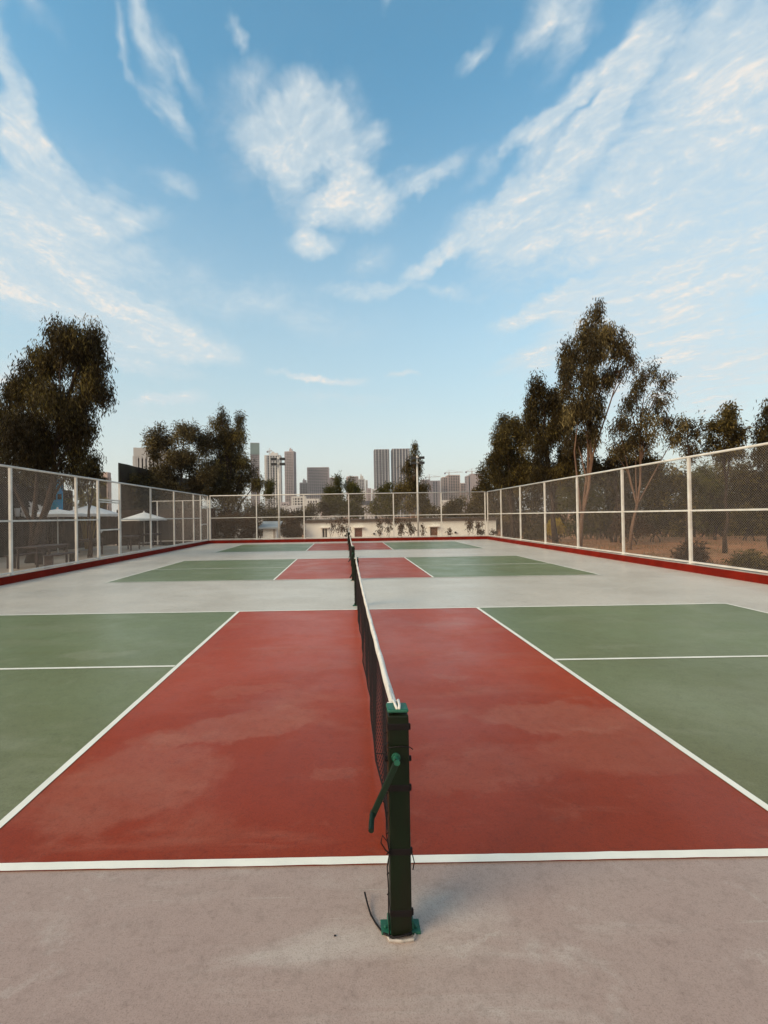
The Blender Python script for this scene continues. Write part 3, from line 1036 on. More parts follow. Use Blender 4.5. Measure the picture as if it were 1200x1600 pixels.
# --- left side
plant('gum_tree', 'tallest dark weeping gum tree on the far left behind the fence', 'tree', gbase(46, 17), pb(17, [
    (100, 535, 40, 30), (143, 535, 28, 30), (125, 570, 46, 38), (72, 572, 40, 36), (40, 610, 36, 34), (150, 600, 30, 38), (18, 612, 18, 26),
    (100, 625, 62, 48), (60, 668, 58, 45), (125, 668, 36, 40), (5, 665, 26, 42), (60, 712, 62, 34), (120, 706, 26, 26), (-25, 690, 40, 50), (108, 735, 14, 18)]),
    1650, 36, .20, .040, 'leaf_dark', droop=.62, cr=.36, trunk_r=.16, group=G, stretch=1.9)
plant('gum_tree', 'low dark drooping tree whose top just clears the left fence beside the tallest tree', 'tree', gbase(140, 19), pb(19, [
    (146, 722, 13, 16), (135, 738, 20, 14), (150, 742, 12, 14), (122, 748, 12, 20)]), 120, 24, .20, .040, 'leaf_dark', droop=.6, cr=.28, trunk_r=.09, group=G, stretch=1.8)
plant('tree', 'broad dark tree filling the space under the tall weeping gum', 'tree', gbase(30, 23), pb(23, [
    (20, 720, 50, 34), (70, 742, 36, 24), (-20, 740, 40, 40), (35, 760, 50, 26)]), 420, 30, .20, .05, 'leaf_dark', droop=.4, cr=.4, trunk_r=.18, group=G)
plant('tree', 'round airy olive tree left of the twin peaked tree', 'tree', gbase(285, 37), pb(37, [
    (253, 690, 24, 24), (288, 676, 30, 22), (318, 690, 18, 24), (240, 706, 14, 14), (283, 718, 46, 26), (255, 742, 30, 22), (305, 750, 34, 26), (270, 768, 40, 20)]),
    1050, 30, .30, .062, 'leaf_grey', droop=.35, cr=.48, trunk_r=.2, group=G)
plant('gum_tree', 'twin peaked olive gum tree left of the towers', 'tree', gbase(355, 39), pb(39, [
    (346, 645, 8, 14), (343, 664, 15, 20), (337, 686, 20, 22), (376, 655, 8, 16), (375, 676, 12, 20), (360, 680, 20, 20), (362, 698, 28, 24), (350, 716, 38, 28), (384, 726, 18, 20), (340, 745, 34, 26), (378, 752, 32, 22), (400, 756, 12, 16), (350, 772, 46, 18)]),
    1050, 32, .30, .055, 'leaf_olive', droop=.5, cr=.44, trunk_r=.2, group=G, stretch=1.7)
plant('tree', 'small round yellowish tree beside the left floodlight pole', 'tree', gbase(421, 48), pb(48, [(421, 760, 9, 9), (419, 772, 9, 9)]), 60, 26, .3, .07, 'leaf_yellow', droop=.2, cr=.4, trunk_r=.07, group=G)
for i, (u, v, ru, rv, Y, lf_, lb) in enumerate([
        (350, 795, 36, 22, 42, 'leaf_dark', 'dark bush behind the left end of the far fence'),
        (395, 795, 32, 18, 43, 'leaf_olive', 'olive bush on the slope left of the floodlight pole'),
        (432, 800, 26, 12, 44, 'leaf_olive', 'low bush on the slope behind the left floodlight pole'),
        (462, 806, 18, 8, 45, 'leaf_dark', 'lowest bush at the foot of the slope by the cream building'),
        (352, 818, 30, 20, 33, 'leaf_brown', 'dense brown bush against the left end of the far fence'),
        (390, 820, 20, 18, 33.5, 'leaf_brown', 'brown bush left of the little shed'),
        (424, 816, 20, 10, 39, 'leaf_dark', 'dark bush rising behind the little shed roof'),
        (456, 824, 17, 18, 35, 'leaf_brown', 'dark brown bush between the shed and the cream building')]):
    p = gbase(u, Y)
    plant('bush', lb, 'bush', p, pb(Y, [(u, v, ru, rv), (u - ru*.4, v + rv*.5, ru*.6, rv*.7), (u + ru*.4, v + rv*.4, ru*.6, rv*.8), (u, v + rv, ru*.9, rv*.8)]), 190, 26, .22, .06, lf_, droop=.3, cr=.36, trunk_r=.05, group=G, stems=3)

# --- behind the far fence
plant('tree', 'bushy olive tree rising behind the cream building near its middle', 'tree', gbase(532, 46), pb(46, [
    (528, 754, 9, 14), (522, 772, 18, 14), (549, 766, 16, 16), (535, 790, 30, 16), (560, 778, 9, 14), (512, 792, 16, 12), (556, 800, 16, 10)]),
    560, 28, .30, .07, 'leaf_yellow', droop=.3, cr=.42, trunk_r=.12, group=G)
plant('bush', 'low olive bush left of the bushy tree behind the cream building', 'bush', gbase(487, 45), pb(45, [(480, 800, 18, 10), (500, 798, 16, 12), (470, 806, 12, 8)]), 110, 26, .28, .07, 'leaf_dark', droop=.3, cr=.4, trunk_r=.05, group=G, stems=2)
plant('gum_tree', 'slender tall gum with a pointed top beside the right floodlight pole', 'tree', gbase(643, 41), pb(41, [
    (648, 697, 4, 8), (649, 712, 8, 12), (636, 728, 9, 16), (655, 730, 10, 16), (644, 752, 18, 20), (628, 770, 16, 18), (654, 770, 18, 18), (640, 792, 26, 14), (664, 790, 12, 14)]),
    560, 26, .28, .055, 'leaf_olive', 'palebark', droop=.55, cr=.38, trunk_r=.13, group=G, stretch=1.8)
plant('tree', 'yellow green bushy tree left of the slender pointed gum', 'tree', gbase(604, 44), pb(44, [(607, 762, 11, 11), (598, 778, 20, 16), (615, 786, 20, 15), (588, 794, 18, 11), (604, 800, 26, 10)]),
      300, 28, .28, .07, 'leaf_yellow', droop=.25, cr=.4, trunk_r=.09, group=G)
plant('bush', 'low bush right of the slender pointed gum', 'bush', gbase(678, 47), pb(47, [(676, 798, 14, 9), (662, 800, 12, 9)]), 70, 26, .28, .07, 'leaf_olive', droop=.3, cr=.4, trunk_r=.05, group=G, stems=2)
plant('bush', 'wide olive bush behind the right half of the cream building', 'bush', gbase(715, 49), pb(49, [(718, 789, 26, 13), (698, 796, 20, 11), (738, 792, 20, 14), (712, 803, 38, 9)]), 320, 28, .28, .07, 'leaf_olive', droop=.3, cr=.42, trunk_r=.06, group=G, stems=2)
plant('tree', 'dense tree at the right corner of the far fence', 'tree', gbase(752, 40), pb(40, [(748, 778, 12, 16), (760, 765, 14, 18), (742, 795, 14, 12), (765, 795, 20, 16)]), 230, 28, .28, .07, 'leaf_olive', droop=.35, cr=.4, trunk_r=.1, group=G)
for i, (u, v, h, w, Y, dense, lb) in enumerate([
        (517, 820, 13, 9, 31.2, 22, 'young thin sapling left of the cream building middle, over the small window'),
        (530, 818, 17, 9, 30.8, 40, 'leafier young sapling standing third from the left before the cream wall'),
        (541, 820, 16, 7, 31.3, 26, 'sapling nearest to the left of the farthest net before the cream wall'),
        (592, 822, 13, 8, 31.0, 30, 'sapling with drooping brown leaves left of the far fence post, before the cream wall'),
        (606, 820, 15, 8, 31.4, 36, 'sapling behind the far fence post before the cream wall'),
        (624, 822, 16, 10, 31.0, 80, 'densest dark sapling before the cream wall beside the right floodlight pole'),
        (641, 822, 15, 9, 31.6, 50, 'reddish stemmed sapling just left of the right floodlight pole'),
        (659, 828, 10, 6, 31.2, 20, 'sapling just right of the right floodlight pole'),
        (702, 831, 7, 4, 31.0, 12, 'tiny lone seedling right of the brown door before the cream wall'),
        (733, 822, 15, 9, 31.2, 50, 'tall leafy sapling at the right end of the cream wall'),
        (748, 826, 13, 9, 30.8, 60, 'leafy sapling in the right corner of the far fence'),
        (771, 836, 9, 9, 29.9, 30, 'low pale leaved sapling outside the right corner of the fence')]):
    p = gbase(u, Y)
    plant('sapling', lb, 'sapling', p, pb(Y, [(u, v - h*.45, w*.8, h*.5), (u + w*.25, v + h*.35, w*.8, h*.6)]), max(8, dense//2), 11, .19, .055, 'leaf_brown', 'palebark' if i % 2 else 'bark', droop=.6, cr=.20, trunk_r=.022, group='young saplings behind the far fence', stems=2, stretch=1.6)

# --- right side
plant('gum_tree', 'tallest gum tree on the right with a bare pale trunk', 'tree', gbase(905, 21), pb(21, [
    (930, 494, 16, 20), (912, 525, 26, 24), (945, 522, 24, 24), (890, 555, 22, 30), (925, 552, 28, 24), (965, 550, 20, 22), (968, 580, 13, 24), (885, 595, 18, 30),
    (915, 590, 20, 26), (948, 585, 10, 20), (905, 640, 30, 34), (935, 640, 12, 26), (900, 685, 26, 28), (925, 672, 12, 26), (986, 565, 7, 12)]),
    820, 34, .20, .042, 'leaf_grey', 'palebark', droop=.62, cr=.33, trunk_r=.105, group=G, stretch=1.8)
plant('gum_tree', 'dense dark gum left of the tallest right gum', 'tree', gbase(868, 24), pb(24, [
    (843, 606, 18, 22), (862, 625, 24, 28), (832, 645, 20, 30), (872, 665, 28, 36), (845, 690, 30, 36), (885, 710, 26, 34), (855, 735, 36, 26)]),
    960, 32, .21, .045, 'leaf_dark', droop=.58, cr=.36, trunk_r=.15, group=G, stretch=1.7)
plant('gum_tree', 'shorter rounded gum above the far right corner of the court', 'tree', gbase(800, 29), pb(29, [
    (795, 664, 20, 18), (815, 676, 22, 24), (782, 690, 20, 26), (800, 712, 30, 28), (775, 725, 16, 24), (825, 730, 26, 28), (795, 752, 38, 20)]),
    820, 32, .24, .05, 'leaf_olive', droop=.5, cr=.40, trunk_r=.15, group=G, stretch=1.6)
plant('gum_tree', 'sparse see-through gum with a leaning pale trunk right of the tallest one', 'tree', gbase(983, 19), pb(19, [
    (1008, 586, 22, 18), (1036, 594, 16, 18), (994, 612, 20, 20), (1026, 626, 28, 24), (984, 642, 22, 22), (1004, 655, 28, 24), (968, 668, 24, 20), (1042, 655, 18, 24), (995, 690, 46, 22), (960, 705, 26, 16), (1050, 690, 14, 16)]),
    360, 26, .18, .040, 'leaf_grey', 'palebark', droop=.55, cr=.27, trunk_r=.075, group=G, stretch=1.8)
plant('gum_tree', 'small thin gum between the leaning gum and the near fence post', 'tree', gbase(1072, 16), pb(16, [
    (1074, 660, 20, 14), (1060, 680, 14, 16), (1090, 676, 14, 18), (1082, 706, 18, 20)]), 95, 22, .16, .038, 'leaf_grey', droop=.5, cr=.24, trunk_r=.07, group=G, stretch=1.7)
plant('gum_tree', 'small bushy gum just right of the near fence post on the right', 'tree', gbase(1132, 16.5), pb(16.5, [
    (1138, 646, 16, 14), (1130, 664, 22, 18), (1148, 676, 16, 20), (1115, 690, 18, 16), (1138, 704, 30, 16)]), 260, 26, .16, .040, 'leaf_olive', droop=.5, cr=.26, trunk_r=.08, group=G, stretch=1.6)
plant('gum_tree', 'gum cut off by the right edge of the picture', 'tree', gbase(1206, 14.5), pb(14.5, [
    (1200, 640, 12, 22), (1210, 665, 24, 30), (1196, 690, 18, 22), (1215, 710, 40, 26)]), 260, 26, .16, .040, 'leaf_dark', droop=.55, cr=.26, trunk_r=.08, group=G, stretch=1.6)
plant('bush', 'rounded dense bush behind the fence under the leaning gum', 'bush', gbase(965, 24), pb(24, [(955, 722, 26, 22), (985, 728, 30, 22), (930, 735, 20, 24), (1020, 735, 24, 22)]), 330, 30, .2, .05, 'leaf_dark', droop=.4, cr=.36, trunk_r=.07, group=G, stems=3)
wood_l = ['farthest left of the woodland trees behind the right fence', 'second woodland tree along the right fence from its far corner', 'third woodland tree along the right fence from its far corner',
          'woodland tree standing straight behind the bare trunk of the tall right gum', 'woodland tree just right of the bare trunk of the tall right gum', 'woodland tree behind the leaning pale trunk',
          'woodland tree behind the panel left of the near fence post', 'woodland tree directly behind the near right fence post', 'woodland tree seen through the big right panel, left part',
          'woodland tree seen through the middle of the big right panel', 'woodland tree at the right edge seen through the big panel']
for i, lb in enumerate(wood_l):
    u = 775 + 44.5*i
    Y = 38 - 1.0*i + (i % 3)*1.7
    lf_ = ('leaf_olive', 'leaf_dark', 'leaf_olive', 'leaf_yellow')[i % 4]
    kk = 20 + 4*math.sin(i*2.1)
    plant('tree', lb, 'tree', gbase(u, Y), pb(Y, [(u - 8, 742 + kk*.3, 26, 30), (u + 16, 756, 24, 26), (u - 14, 778, 28, 24), (u + 14, 790, 26, 22), (u + 2, 808, 32, 16), (u - 14, 822, 24, 12), (u + 18, 826, 22, 10)]),
          430, 24, .30, .075, lf_, droop=.3, cr=.50, trunk_r=.12, group='woodland trees beyond the right fence')
for i, (u, v, ru, rv, Y, lf_, lb) in enumerate([
        (868, 822, 9, 8, 26, 'petal', 'small bush with yellow flowers low behind the right fence'),
        (800, 826, 16, 12, 30, 'leaf_brown', 'brown scrubby bush at the far end of the right fence'),
        (835, 832, 15, 10, 28, 'leaf_olive', 'grey green scrub low behind the right fence, left of the yellow flowers'),
        (935, 812, 18, 12, 27, 'leaf_olive', 'low olive scrub right of the bare gum trunk'),
        (985, 820, 20, 16, 22, 'leaf_brown', 'brown scrub at the foot of the leaning gum'),
        (1022, 812, 17, 14, 24, 'leaf_dark', 'dark scrub between the leaning gum and the near fence post'),
        (1120, 800, 18, 30, 25, 'leaf_dark', 'tall dark purple shaded bush seen through the big right panel'),
        (1168, 812, 20, 22, 24, 'leaf_olive', 'olive bush right of the tall dark one behind the big right panel'),
        (1080, 868, 14, 8, 12.5, 'leaf_brown', 'low dry shrub right at the fence beside the near post'),
        (1180, 884, 24, 10, 10.8, 'leaf_olive', 'low leafy weeds at the fence foot by the right picture edge')]):
    p = gbase(u, Y)
    plant('bush', lb, 'bush', p, pb(Y, [(u, v - rv*.15, ru*1.25, rv*1.25), (u - ru*.7, v + rv*.4, ru*.8, rv*.75), (u + ru*.7, v + rv*.4, ru*.8, rv*.75)]), 150, 22, .15, .045, lf_, droop=.25, cr=.25, trunk_r=.03, group='scrub bushes on the soil behind the right fence', stems=3)

# fallen logs / soil bank, dry grass
def grass(name, pts, h, m, kind='stuff'):
    root = bpy.data.objects.new('tmp', None)
    o = leaves_mesh(name, np.asarray(pts), h, h*.07, 0.0, m, DUMMY, None, 1.3)
    return tag(o, kind=kind)


class _D:
    location = (0, 0, 0)
    parent = None


DUMMY = None
_wl = world_loc


def world_loc(o):
    return np.zeros(3) if o is None else _wl(o)


n = 26000
gx = 9.8 + 26*rng.uniform(0, 1, n)**1.5
gy = rng.uniform(2, 40, n)
clump = np.sin(gx*1.1 + gy*.6) + np.sin(gy*1.7 - gx*.5) + rng.normal(0, .7, n)
keep = clump > .5
gx, gy = gx[keep], gy[keep]
grass('dry_grass', np.stack([gx, gy, gz(gx, gy) - .01], 1), .26, M_['dry'])
n = 3000
gx = rng.uniform(-10.4, -9.62, n)
gy = rng.uniform(4, 29, n)
n2 = 2500
gx = np.concatenate([gx, rng.uniform(-9, 10, n2)])
gy = np.concatenate([gy, rng.uniform(28.9, 30.5, n2)])
keep = np.sin(gy*2.1 + gx*1.9) + rng.normal(0, .5, len(gx)) > .75
grass('verge_grass', np.stack([gx[keep], gy[keep], gz(gx[keep], gy[keep]) - .01], 1), .15, M_['dry'])
# ------------------------------------------------------------------ the yard on the left
def parasol(u, Y, half, zap, zed, label):
    c = at(u, 800, Y)
    x, y = c[0], Y
    t = thing('parasol', label, 'parasol', (x, y, 0), 'white parasols in the left yard')
    m = MB()
    n = 8
    rim, rim2, mid = [], [], []
    for i in range(n*2):
        a = math.pi*i/n + .2
        rr = half*(1 if i % 2 == 0 else .955)
        rim.append((x + rr*math.cos(a), y + rr*math.sin(a), zed + (0 if i % 2 == 0 else .02)))
        rim2.append((x + rr*.995*math.cos(a), y + rr*.995*math.sin(a), zed - .13 + (0 if i % 2 == 0 else .02)))
        mid.append((x + rr*.5*math.cos(a), y + rr*.5*math.sin(a), zed + (zap - zed)*.50))
    N2 = n*2
    vs = [(x, y, zap)] + mid + rim + rim2
    fs = [(0, 1 + i, 1 + (i + 1) % N2) for i in range(N2)]
    fs += [(1 + i, 1 + N2 + i, 1 + N2 + (i + 1) % N2, 1 + (i + 1) % N2) for i in range(N2)]
    fs += [(1 + N2 + i, 1 + 2*N2 + i, 1 + 2*N2 + (i + 1) % N2, 1 + N2 + (i + 1) % N2) for i in range(N2)]
    m.add(vs, fs)
    o = m.build('canopy', M_['canvas'], t)
    sl = o.modifiers.new('thick', 'SOLIDIFY')
    sl.thickness = .008
    MB().tube([(x, y, zap - .02), (x, y, zap + .05), (x, y, zap + .09)], [.05, .045, .015], 10).build('finial', M_['canvas'], t)
    MB().tube([(x, y, .05), (x, y, zap - .01)], .028, 10).build('pole', M_['white'], t, smooth=True)
    rb = MB()
    for i in range(n):
        a = 2*math.pi*i/n + .2
        rb.bar((x, y, zap - .05), (x + half*.97*math.cos(a), y + half*.97*math.sin(a), zed - .01), .02)
    rb.build('ribs', M_['white'], t)
    MB().box((x, y, .03), (.6, .6, .07)).build('base', M_['concrete'], t, bevel=.01)


parasol(90, 20.8, 1.45, 2.28, 2.00, 'white parasol with its pole in full view, nearest of the parasols behind the left fence')
parasol(140, 23.6, 1.62, 2.55, 2.02, 'largest white parasol, beside the yellow stemmed palm')
parasol(225, 30.2, 1.52, 2.20, 1.72, 'farthest white parasol with a sharp pointed top, left of the white back fence')


def yard_table(x, y, L, Wd, label):
    t = thing('table', label, 'table', (x, y, -.05), 'dark tables in the left yard')
    MB().box((x, y, .735), (Wd, L, .045)).build('tabletop', M_['table'], t, bevel=.006)
    MB().box((x - Wd*.4, y, .66), (.03, L*.88, .09)).box((x + Wd*.4, y, .66), (.03, L*.88, .09)).build('apron', M_['table'], t)
    for sx in (-1, 1):
        for sy in (-1, 1):
            MB().box((x + sx*Wd*.43, y + sy*L*.44, .33), (.06, .06, .76)).build('leg', M_['table'], t)


def bench(x, y, L, label):
    t = thing('bench', label, 'bench', (x, y, -.05), 'dark benches in the left yard')
    MB().box((x, y, .43), (.34, L, .04)).build('seat', M_['table'], t, bevel=.005)
    for sy in (-1, 1):
        MB().box((x, y + sy*L*.42, .18), (.30, .06, .46)).build('leg', M_['table'], t)


yard_table(-11.7, 15.3, 2.0, .8, 'long dark wooden table nearest behind the left fence')
bench(-10.95, 15.2, 1.8, 'dark backless bench on the court side of the long dark table')
bench(-12.45, 15.4, 1.8, 'dark backless bench on the far side of the long dark table')
yard_table(-12.9, 20.6, 1.3, .75, 'short dark table in front of the yellow stemmed palm')
yard_table(-12.6, 24.2, 1.2, .75, 'dark table seen through the white gate')
yard_table(-12.9, 28.0, 1.4, .75, 'dark table under the farthest parasol')

# boarded wall along the back of the yard and the tall shade screen beyond it
XW = -17.0


def boards(x, y0, y1, z1, name, label, m, cat, gap=.012, w=.18):
    t = thing(name, label, cat, (x, y0, -.1))
    g = MB()
    y = y0
    i = 0
    while y < y1 - .02:
        g.b2((x - .02 + .008*(i % 2), y, -.1), (x + .008*(i % 2), min(y1, y + w - gap), z1 - .015*((i*7) % 3)))
        y += w
        i += 1
    g.build('boards', m, t)
    p = MB()
    for yy in np.arange(y0 + .3, y1, 2.4):
        p.box((x - .07, yy, z1/2 - .1), (.09, .09, z1 + .1))
    p.build('posts', m, t)
    return t


boards(XW, 3, 26.2, 3.55, 'board_wall', 'high dark boarded wall behind the tables and the blue board on the left', M_['timber'], 'wall')
boards(XW, 26.2, 32.1, 1.95, 'board_wall', 'lower dark boarded wall seen through the white gate', M_['timber'], 'wall')
sc_t = thing('shade_screen', 'tall dark shade cloth screen rising above the left fence by the round tree', 'screen', (XW, 32.2, 0))
g = MB()
ys = np.linspace(32.2, 52, 60)
vs, fs = [], []
for i, yy in enumerate(ys):
    for j in range(9):
        vs.append((XW + .05*math.sin(yy*2.3 + j*.8), yy, -.1 + 6.05*j/8))
for i in range(len(ys) - 1):
    for j in range(8):
        fs.append((i*9 + j, (i + 1)*9 + j, (i + 1)*9 + j + 1, i*9 + j + 1))
g.add(vs, fs)
o = g.build('cloth', M_['screen'], sc_t, smooth=True)
sl = o.modifiers.new('thick', 'SOLIDIFY')
sl.thickness = .006
for yy in np.arange(32.2, 52.1, 3.3):
    MB().box((XW - .08, yy, 2.9), (.08, .08, 6.1)).build('post', M_['lampbody'], sc_t)
plant('climbing_plant', 'dark climber spilling over the tall shade screen on the left', 'plant', (XW + .35, 34.5, -.06),
      [((XW + .45, 33.6, 4.6), (.25, 1.2, .8)), ((XW + .45, 35.8, 4.9), (.25, 1.6, .6)), ((XW + .5, 34.4, 3.4), (.3, 1.6, 1.0)), ((XW + .5, 37, 3.6), (.3, 1.6, 1.2)), ((XW + .5, 34.4, 1.6), (.35, 1.8, 1.2)), ((XW + .5, 38, 1.8), (.35, 2, 1.2))],
      330, 26, .2, .06, 'leaf_olive', droop=.35, cr=.35, trunk_r=.03, stems=2)

# blue painted board
t = thing('blue_board', 'bright blue board with dark openings leaning at the boarded wall under the tall gum', 'board', (-16.7, 23.6, 0))
yb = 23.6


def bpt(u, v):
    p = at(u, v, yb)
    return p[0], p[2]


(xa, za), (xb, zb_), (xc, zc) = bpt(79.5, 795), bpt(97, 748), bpt(87.5, 781)
g = MB()
g.b2((xc, yb, zc), (xb, yb + .05, zb_))
g.b2((xa, yb, za - .25), (xb, yb + .05, zc - .002))
g.b2((xa, yb, zc), (xa + (xc - xa)*.42, yb + .05, zc + (zb_ - zc)*.42))
g.build('panel', M_['blue'], t)
MB().b2((xa + (xc - xa)*.44, yb + .01, zc), (xc - .004, yb + .04, zb_)).b2((xc + .10, yb - .012, zc + .02), (xb - .03, yb - .002, zc + .32)).build('opening', M_['lampbody'], t)
(xd, zd), (xe, ze) = bpt(72.5, 793), bpt(79, 751)
MB().b2((xd, yb, zd), (xe, yb + .05, ze)).b2((xd + .06, yb - .01, zd), (xe - .05, yb - .002, zd + .5)).build('side_panel', M_['bluegrey'], t)
g = MB()
for xx in (xd, xe, xb):
    g.box((xx, yb + .09, zb_/2), (.06, .06, zb_))
g.build('post', M_['table'], t)

# dark rack with white pots
yk = 21.0
pk = [at(u, 800, yk)[0] for u in (-6, 68)]
zk = at(40, 807, yk)[2]
t = thing('plant_rack', 'dark timber rack carrying the white pots behind the left fence', 'rack', ((pk[0] + pk[1])/2, yk, -.05))
MB().b2((pk[0], yk - .25, zk - .05), (pk[1], yk + .25, zk)).build('shelf', M_['table'], t)
for xx in (pk[0] + .05, (pk[0] + pk[1])/2, pk[1] - .05):
    MB().b2((xx - .04, yk - .2, -.06), (xx + .04, yk + .2, zk - .052)).build('leg', M_['table'], t)
for i, (u, hh, ww, spikes, lb) in enumerate([(3, .20, .16, 3, 'squat white pot at the left picture edge on the dark rack'), (27, .42, .26, 0, 'plain white pot right beside the near left fence post'),
                                             (36, .20, .22, 4, 'low white pot with pale spiky leaves, left of the tallest pot'), (50.5, .46, .30, 5, 'tallest white pot with pale spiky leaves on the dark rack'),
                                             (63, .30, .22, 4, 'white pot at the right end of the dark rack')]):
    x = at(u, 800, yk)[0]
    z = zk
    t = thing('plant_pot', lb, 'pot', (x, yk, z), 'white pots on the dark rack')
    MB().tube([(x, yk, z), (x, yk, z + hh*.1), (x, yk, z + hh*.9), (x, yk, z + hh)], [ww*.36, ww*.40, ww*.5, ww*.54], 14).build('pot', M_['pot'], t, smooth=True)
    if spikes:
        g = MB()
        for j in range(spikes*3):
            a, l = j*2.4, .16 + .07*((j*5) % 3)
            dx_, dy_ = math.cos(a)*ww*.5, math.sin(a)*ww*.3
            g.tube([(x + dx_*.3, yk + dy_*.3, z + hh), (x + dx_*.7, yk + dy_*.7, z + hh + l*.7), (x + dx_*1.2, yk + dy_*1.2, z + hh + l)], [.022, .018, .003], 5)
        g.build('leaves', M_['pot'], t)

# yellow stemmed palm
px_, py_ = at(137, 800, 25.2)[0], 25.2
t = thing('palm', 'yellow stemmed feathery palm behind the largest parasol', 'palm', (px_, py_, -.06))
stm = MB()
LP = []
for i in range(9):
    a = i*2.4
    lean = .25 + .12*(i % 3)
    b0 = np.array((px_ + .12*math.cos(a), py_ + .12*math.sin(a), -.06))
    hgt = 2.3 + .35*(i % 4)
    e = b0 + np.array((lean*math.cos(a), lean*math.sin(a), hgt))
    stm.tube([b0, (b0 + e)/2 + (0, 0, .1), e], [.045, .038, .028], 7)
    for j in range(3):
        aa = a + j*2.1
        tip = e + np.array((.55*math.cos(aa), .55*math.sin(aa), .75 - .25*j))
        m1 = (e + tip)/2 + (0, 0, .30)
        for s in np.linspace(.1, 1, 26):
            p = e*(1 - s)**2 + 2*m1*s*(1 - s) + tip*s*s
            LP += [p + rng.normal(0, .015, 3)]*2
        stm.tube([e, m1*.5 + (e + tip)*.25, tip], [.014, .01, .004], 5)
stm.build('stem', M_['bamboo'], t, smooth=True)
leaves_mesh('fronds', np.array(LP), .34, .045, .45, M_['palm_leaf'], t)

# low white fence closing the yard
yb = 30.2
t = thing('yard_fence', 'lower white mesh fence at the back of the left yard', 'fence', (-13.4, yb, -.1))
xs = [at(u, 815, yb)[0] for u in (246, 286)] + [-9.75]
zt_, zb2 = at(286, 782, yb)[2], .14
for xx in xs:
    MB().b2((xx - .035, yb - .035, -.1), (xx + .035, yb + .035, zt_)).build('post', M_['fence'], t)
for z in (zt_ - .02, zb2):
    MB().b2((xs[0] - .5, yb - .024, z - .025), (xs[-1] - .04, yb + .024, z + .025)).build('rail', M_['fence'], t)
for a, b_ in zip(xs[:-1], xs[1:]):
    m = MB()
    diamond(m, (a + .03, yb, zb2 + .03), (1, 0, 0), b_ - a - .06, zt_ - zb2 - .08, .064, .0016)
    m.build('wire_mesh', M_['wire'], t)
boards_b = thing('board_wall', 'brown boarded wall behind the low white yard fence', 'wall', (-14, 31.4, -.1))
g = MB()
x = -16.9
i = 0
while x < -9.9:
    g.b2((x, 31.4 + .01*(i % 2), -.4), (x + .19, 31.44 + .01*(i % 2), 2.42 - .01*(i % 3)))
    x += .2
    i += 1
g.build('boards', M_['timber'], boards_b)

# ------------------------------------------------------------------ cream building, shed, floodlights
yw = 35.5


def wpt(u, v, Y=yw):
    p = at(u, v, Y)
    return p[0], p[2]


x0, zt_ = wpt(476, 811)
x1 = wpt(775, 811)[0]
zt_ = wpt(620, 812.5)[1]
t = thing('cream_building', 'long low cream building behind the far fence with a brown door', 'building', ((x0 + x1)/2, yw, -1.7))
ops = []      # openings: u0, u1, v0, v1
for nm, u0, u1, v0, v1 in (('window', 503, 512, 826, 840), ('shutter', 554, 566, 825.5, 840), ('door', 672, 684, 824, 840)):
    xa, z1 = wpt(u0, v0)
    xb, z0 = wpt(u1, v1)
    ops.append((nm, xa, xb, z0, z1))
w = MB()
zb0 = -1.75
edges = [x0] + [e for o_ in ops for e in (o_[1], o_[2])] + [x1]
for i in range(0, len(edges), 2):
    w.b2((edges[i], yw, zb0), (edges[i + 1], yw + .25, zt_))
for nm, xa, xb, z0, z1 in ops:
    w.b2((xa, yw, z1), (xb, yw + .25, zt_))
    w.b2((xa, yw, zb0), (xb, yw + .25, z0))
w.b2((x0, yw + .25, zb0), (x0 + .25, yw + 7, zt_))
w.b2((x1 - .25, yw + .25, zb0), (x1, yw + 7, zt_))
w.build('wall', M_['cream'], t)
MB().b2((x0 - .25, yw - .30, zt_ + .003), (x1 + .25, yw + 7.2, zt_ + .10)).build('roof', M_['darkroof'], t)
MB().b2((x0 - .05, yw - .05, zt_ - .16), (x1 + .05, yw - .002, zt_)).build('cornice', M_['coping'], t)
for nm, xa, xb, z0, z1 in ops:
    mt = {'window': M_['glass'], 'shutter': M_['blind'], 'door': M_['door']}[nm]
    p = MB()
    if nm == 'window':
        p.b2((xa, yw + .12, z0), (xb, yw + .14, z1))
        q = p.build('window', mt, t)
        f = MB()
        for xx in (xa, (xa + xb)/2 - .02, xb - .05):
            f.b2((xx, yw + .06, z0), (xx + .05, yw + .11, z1))
        f.build('frame', M_['cream'], q)
    else:
        nsl = 9
        for i in range(nsl):
            f0, f1 = i/nsl, (i + .9)/nsl
            p.b2((xa + .03, yw + .10 + .01*(i % 2), z0 + (z1 - z0)*f0), (xb - .03, yw + .13 + .01*(i % 2), z0 + (z1 - z0)*f1))
        q = p.build('shutter' if nm == 'shutter' else 'door', mt, t)
        MB().b2((xa, yw + .08, z0), (xa + .03, yw + .16, z1)).b2((xb - .03, yw + .08, z0), (xb, yw + .16, z1)).build('frame', mt, q)
    MB().b2((xa - .12, yw - .28, z1 + .05), (xb + .12, yw - .002, z1 + .12)).build('canopy', M_['cream'], t)
for u, v in ((584.5, 834), (594.5, 833), (711.5, 832), (539.5, 837)):
    xa, za = wpt(u, v)
    q = MB().tube([(xa, yw - .10, za), (xa, yw - .002, za)], .085, 12).build('vent', M_['lampbody'], t)
xa, za = wpt(470, 826)
MB().b2((x0 - .30, yw + .06, za - .03), (x0 - .002, yw + .16, za + .05)).build('spout', M_['cream'], t)

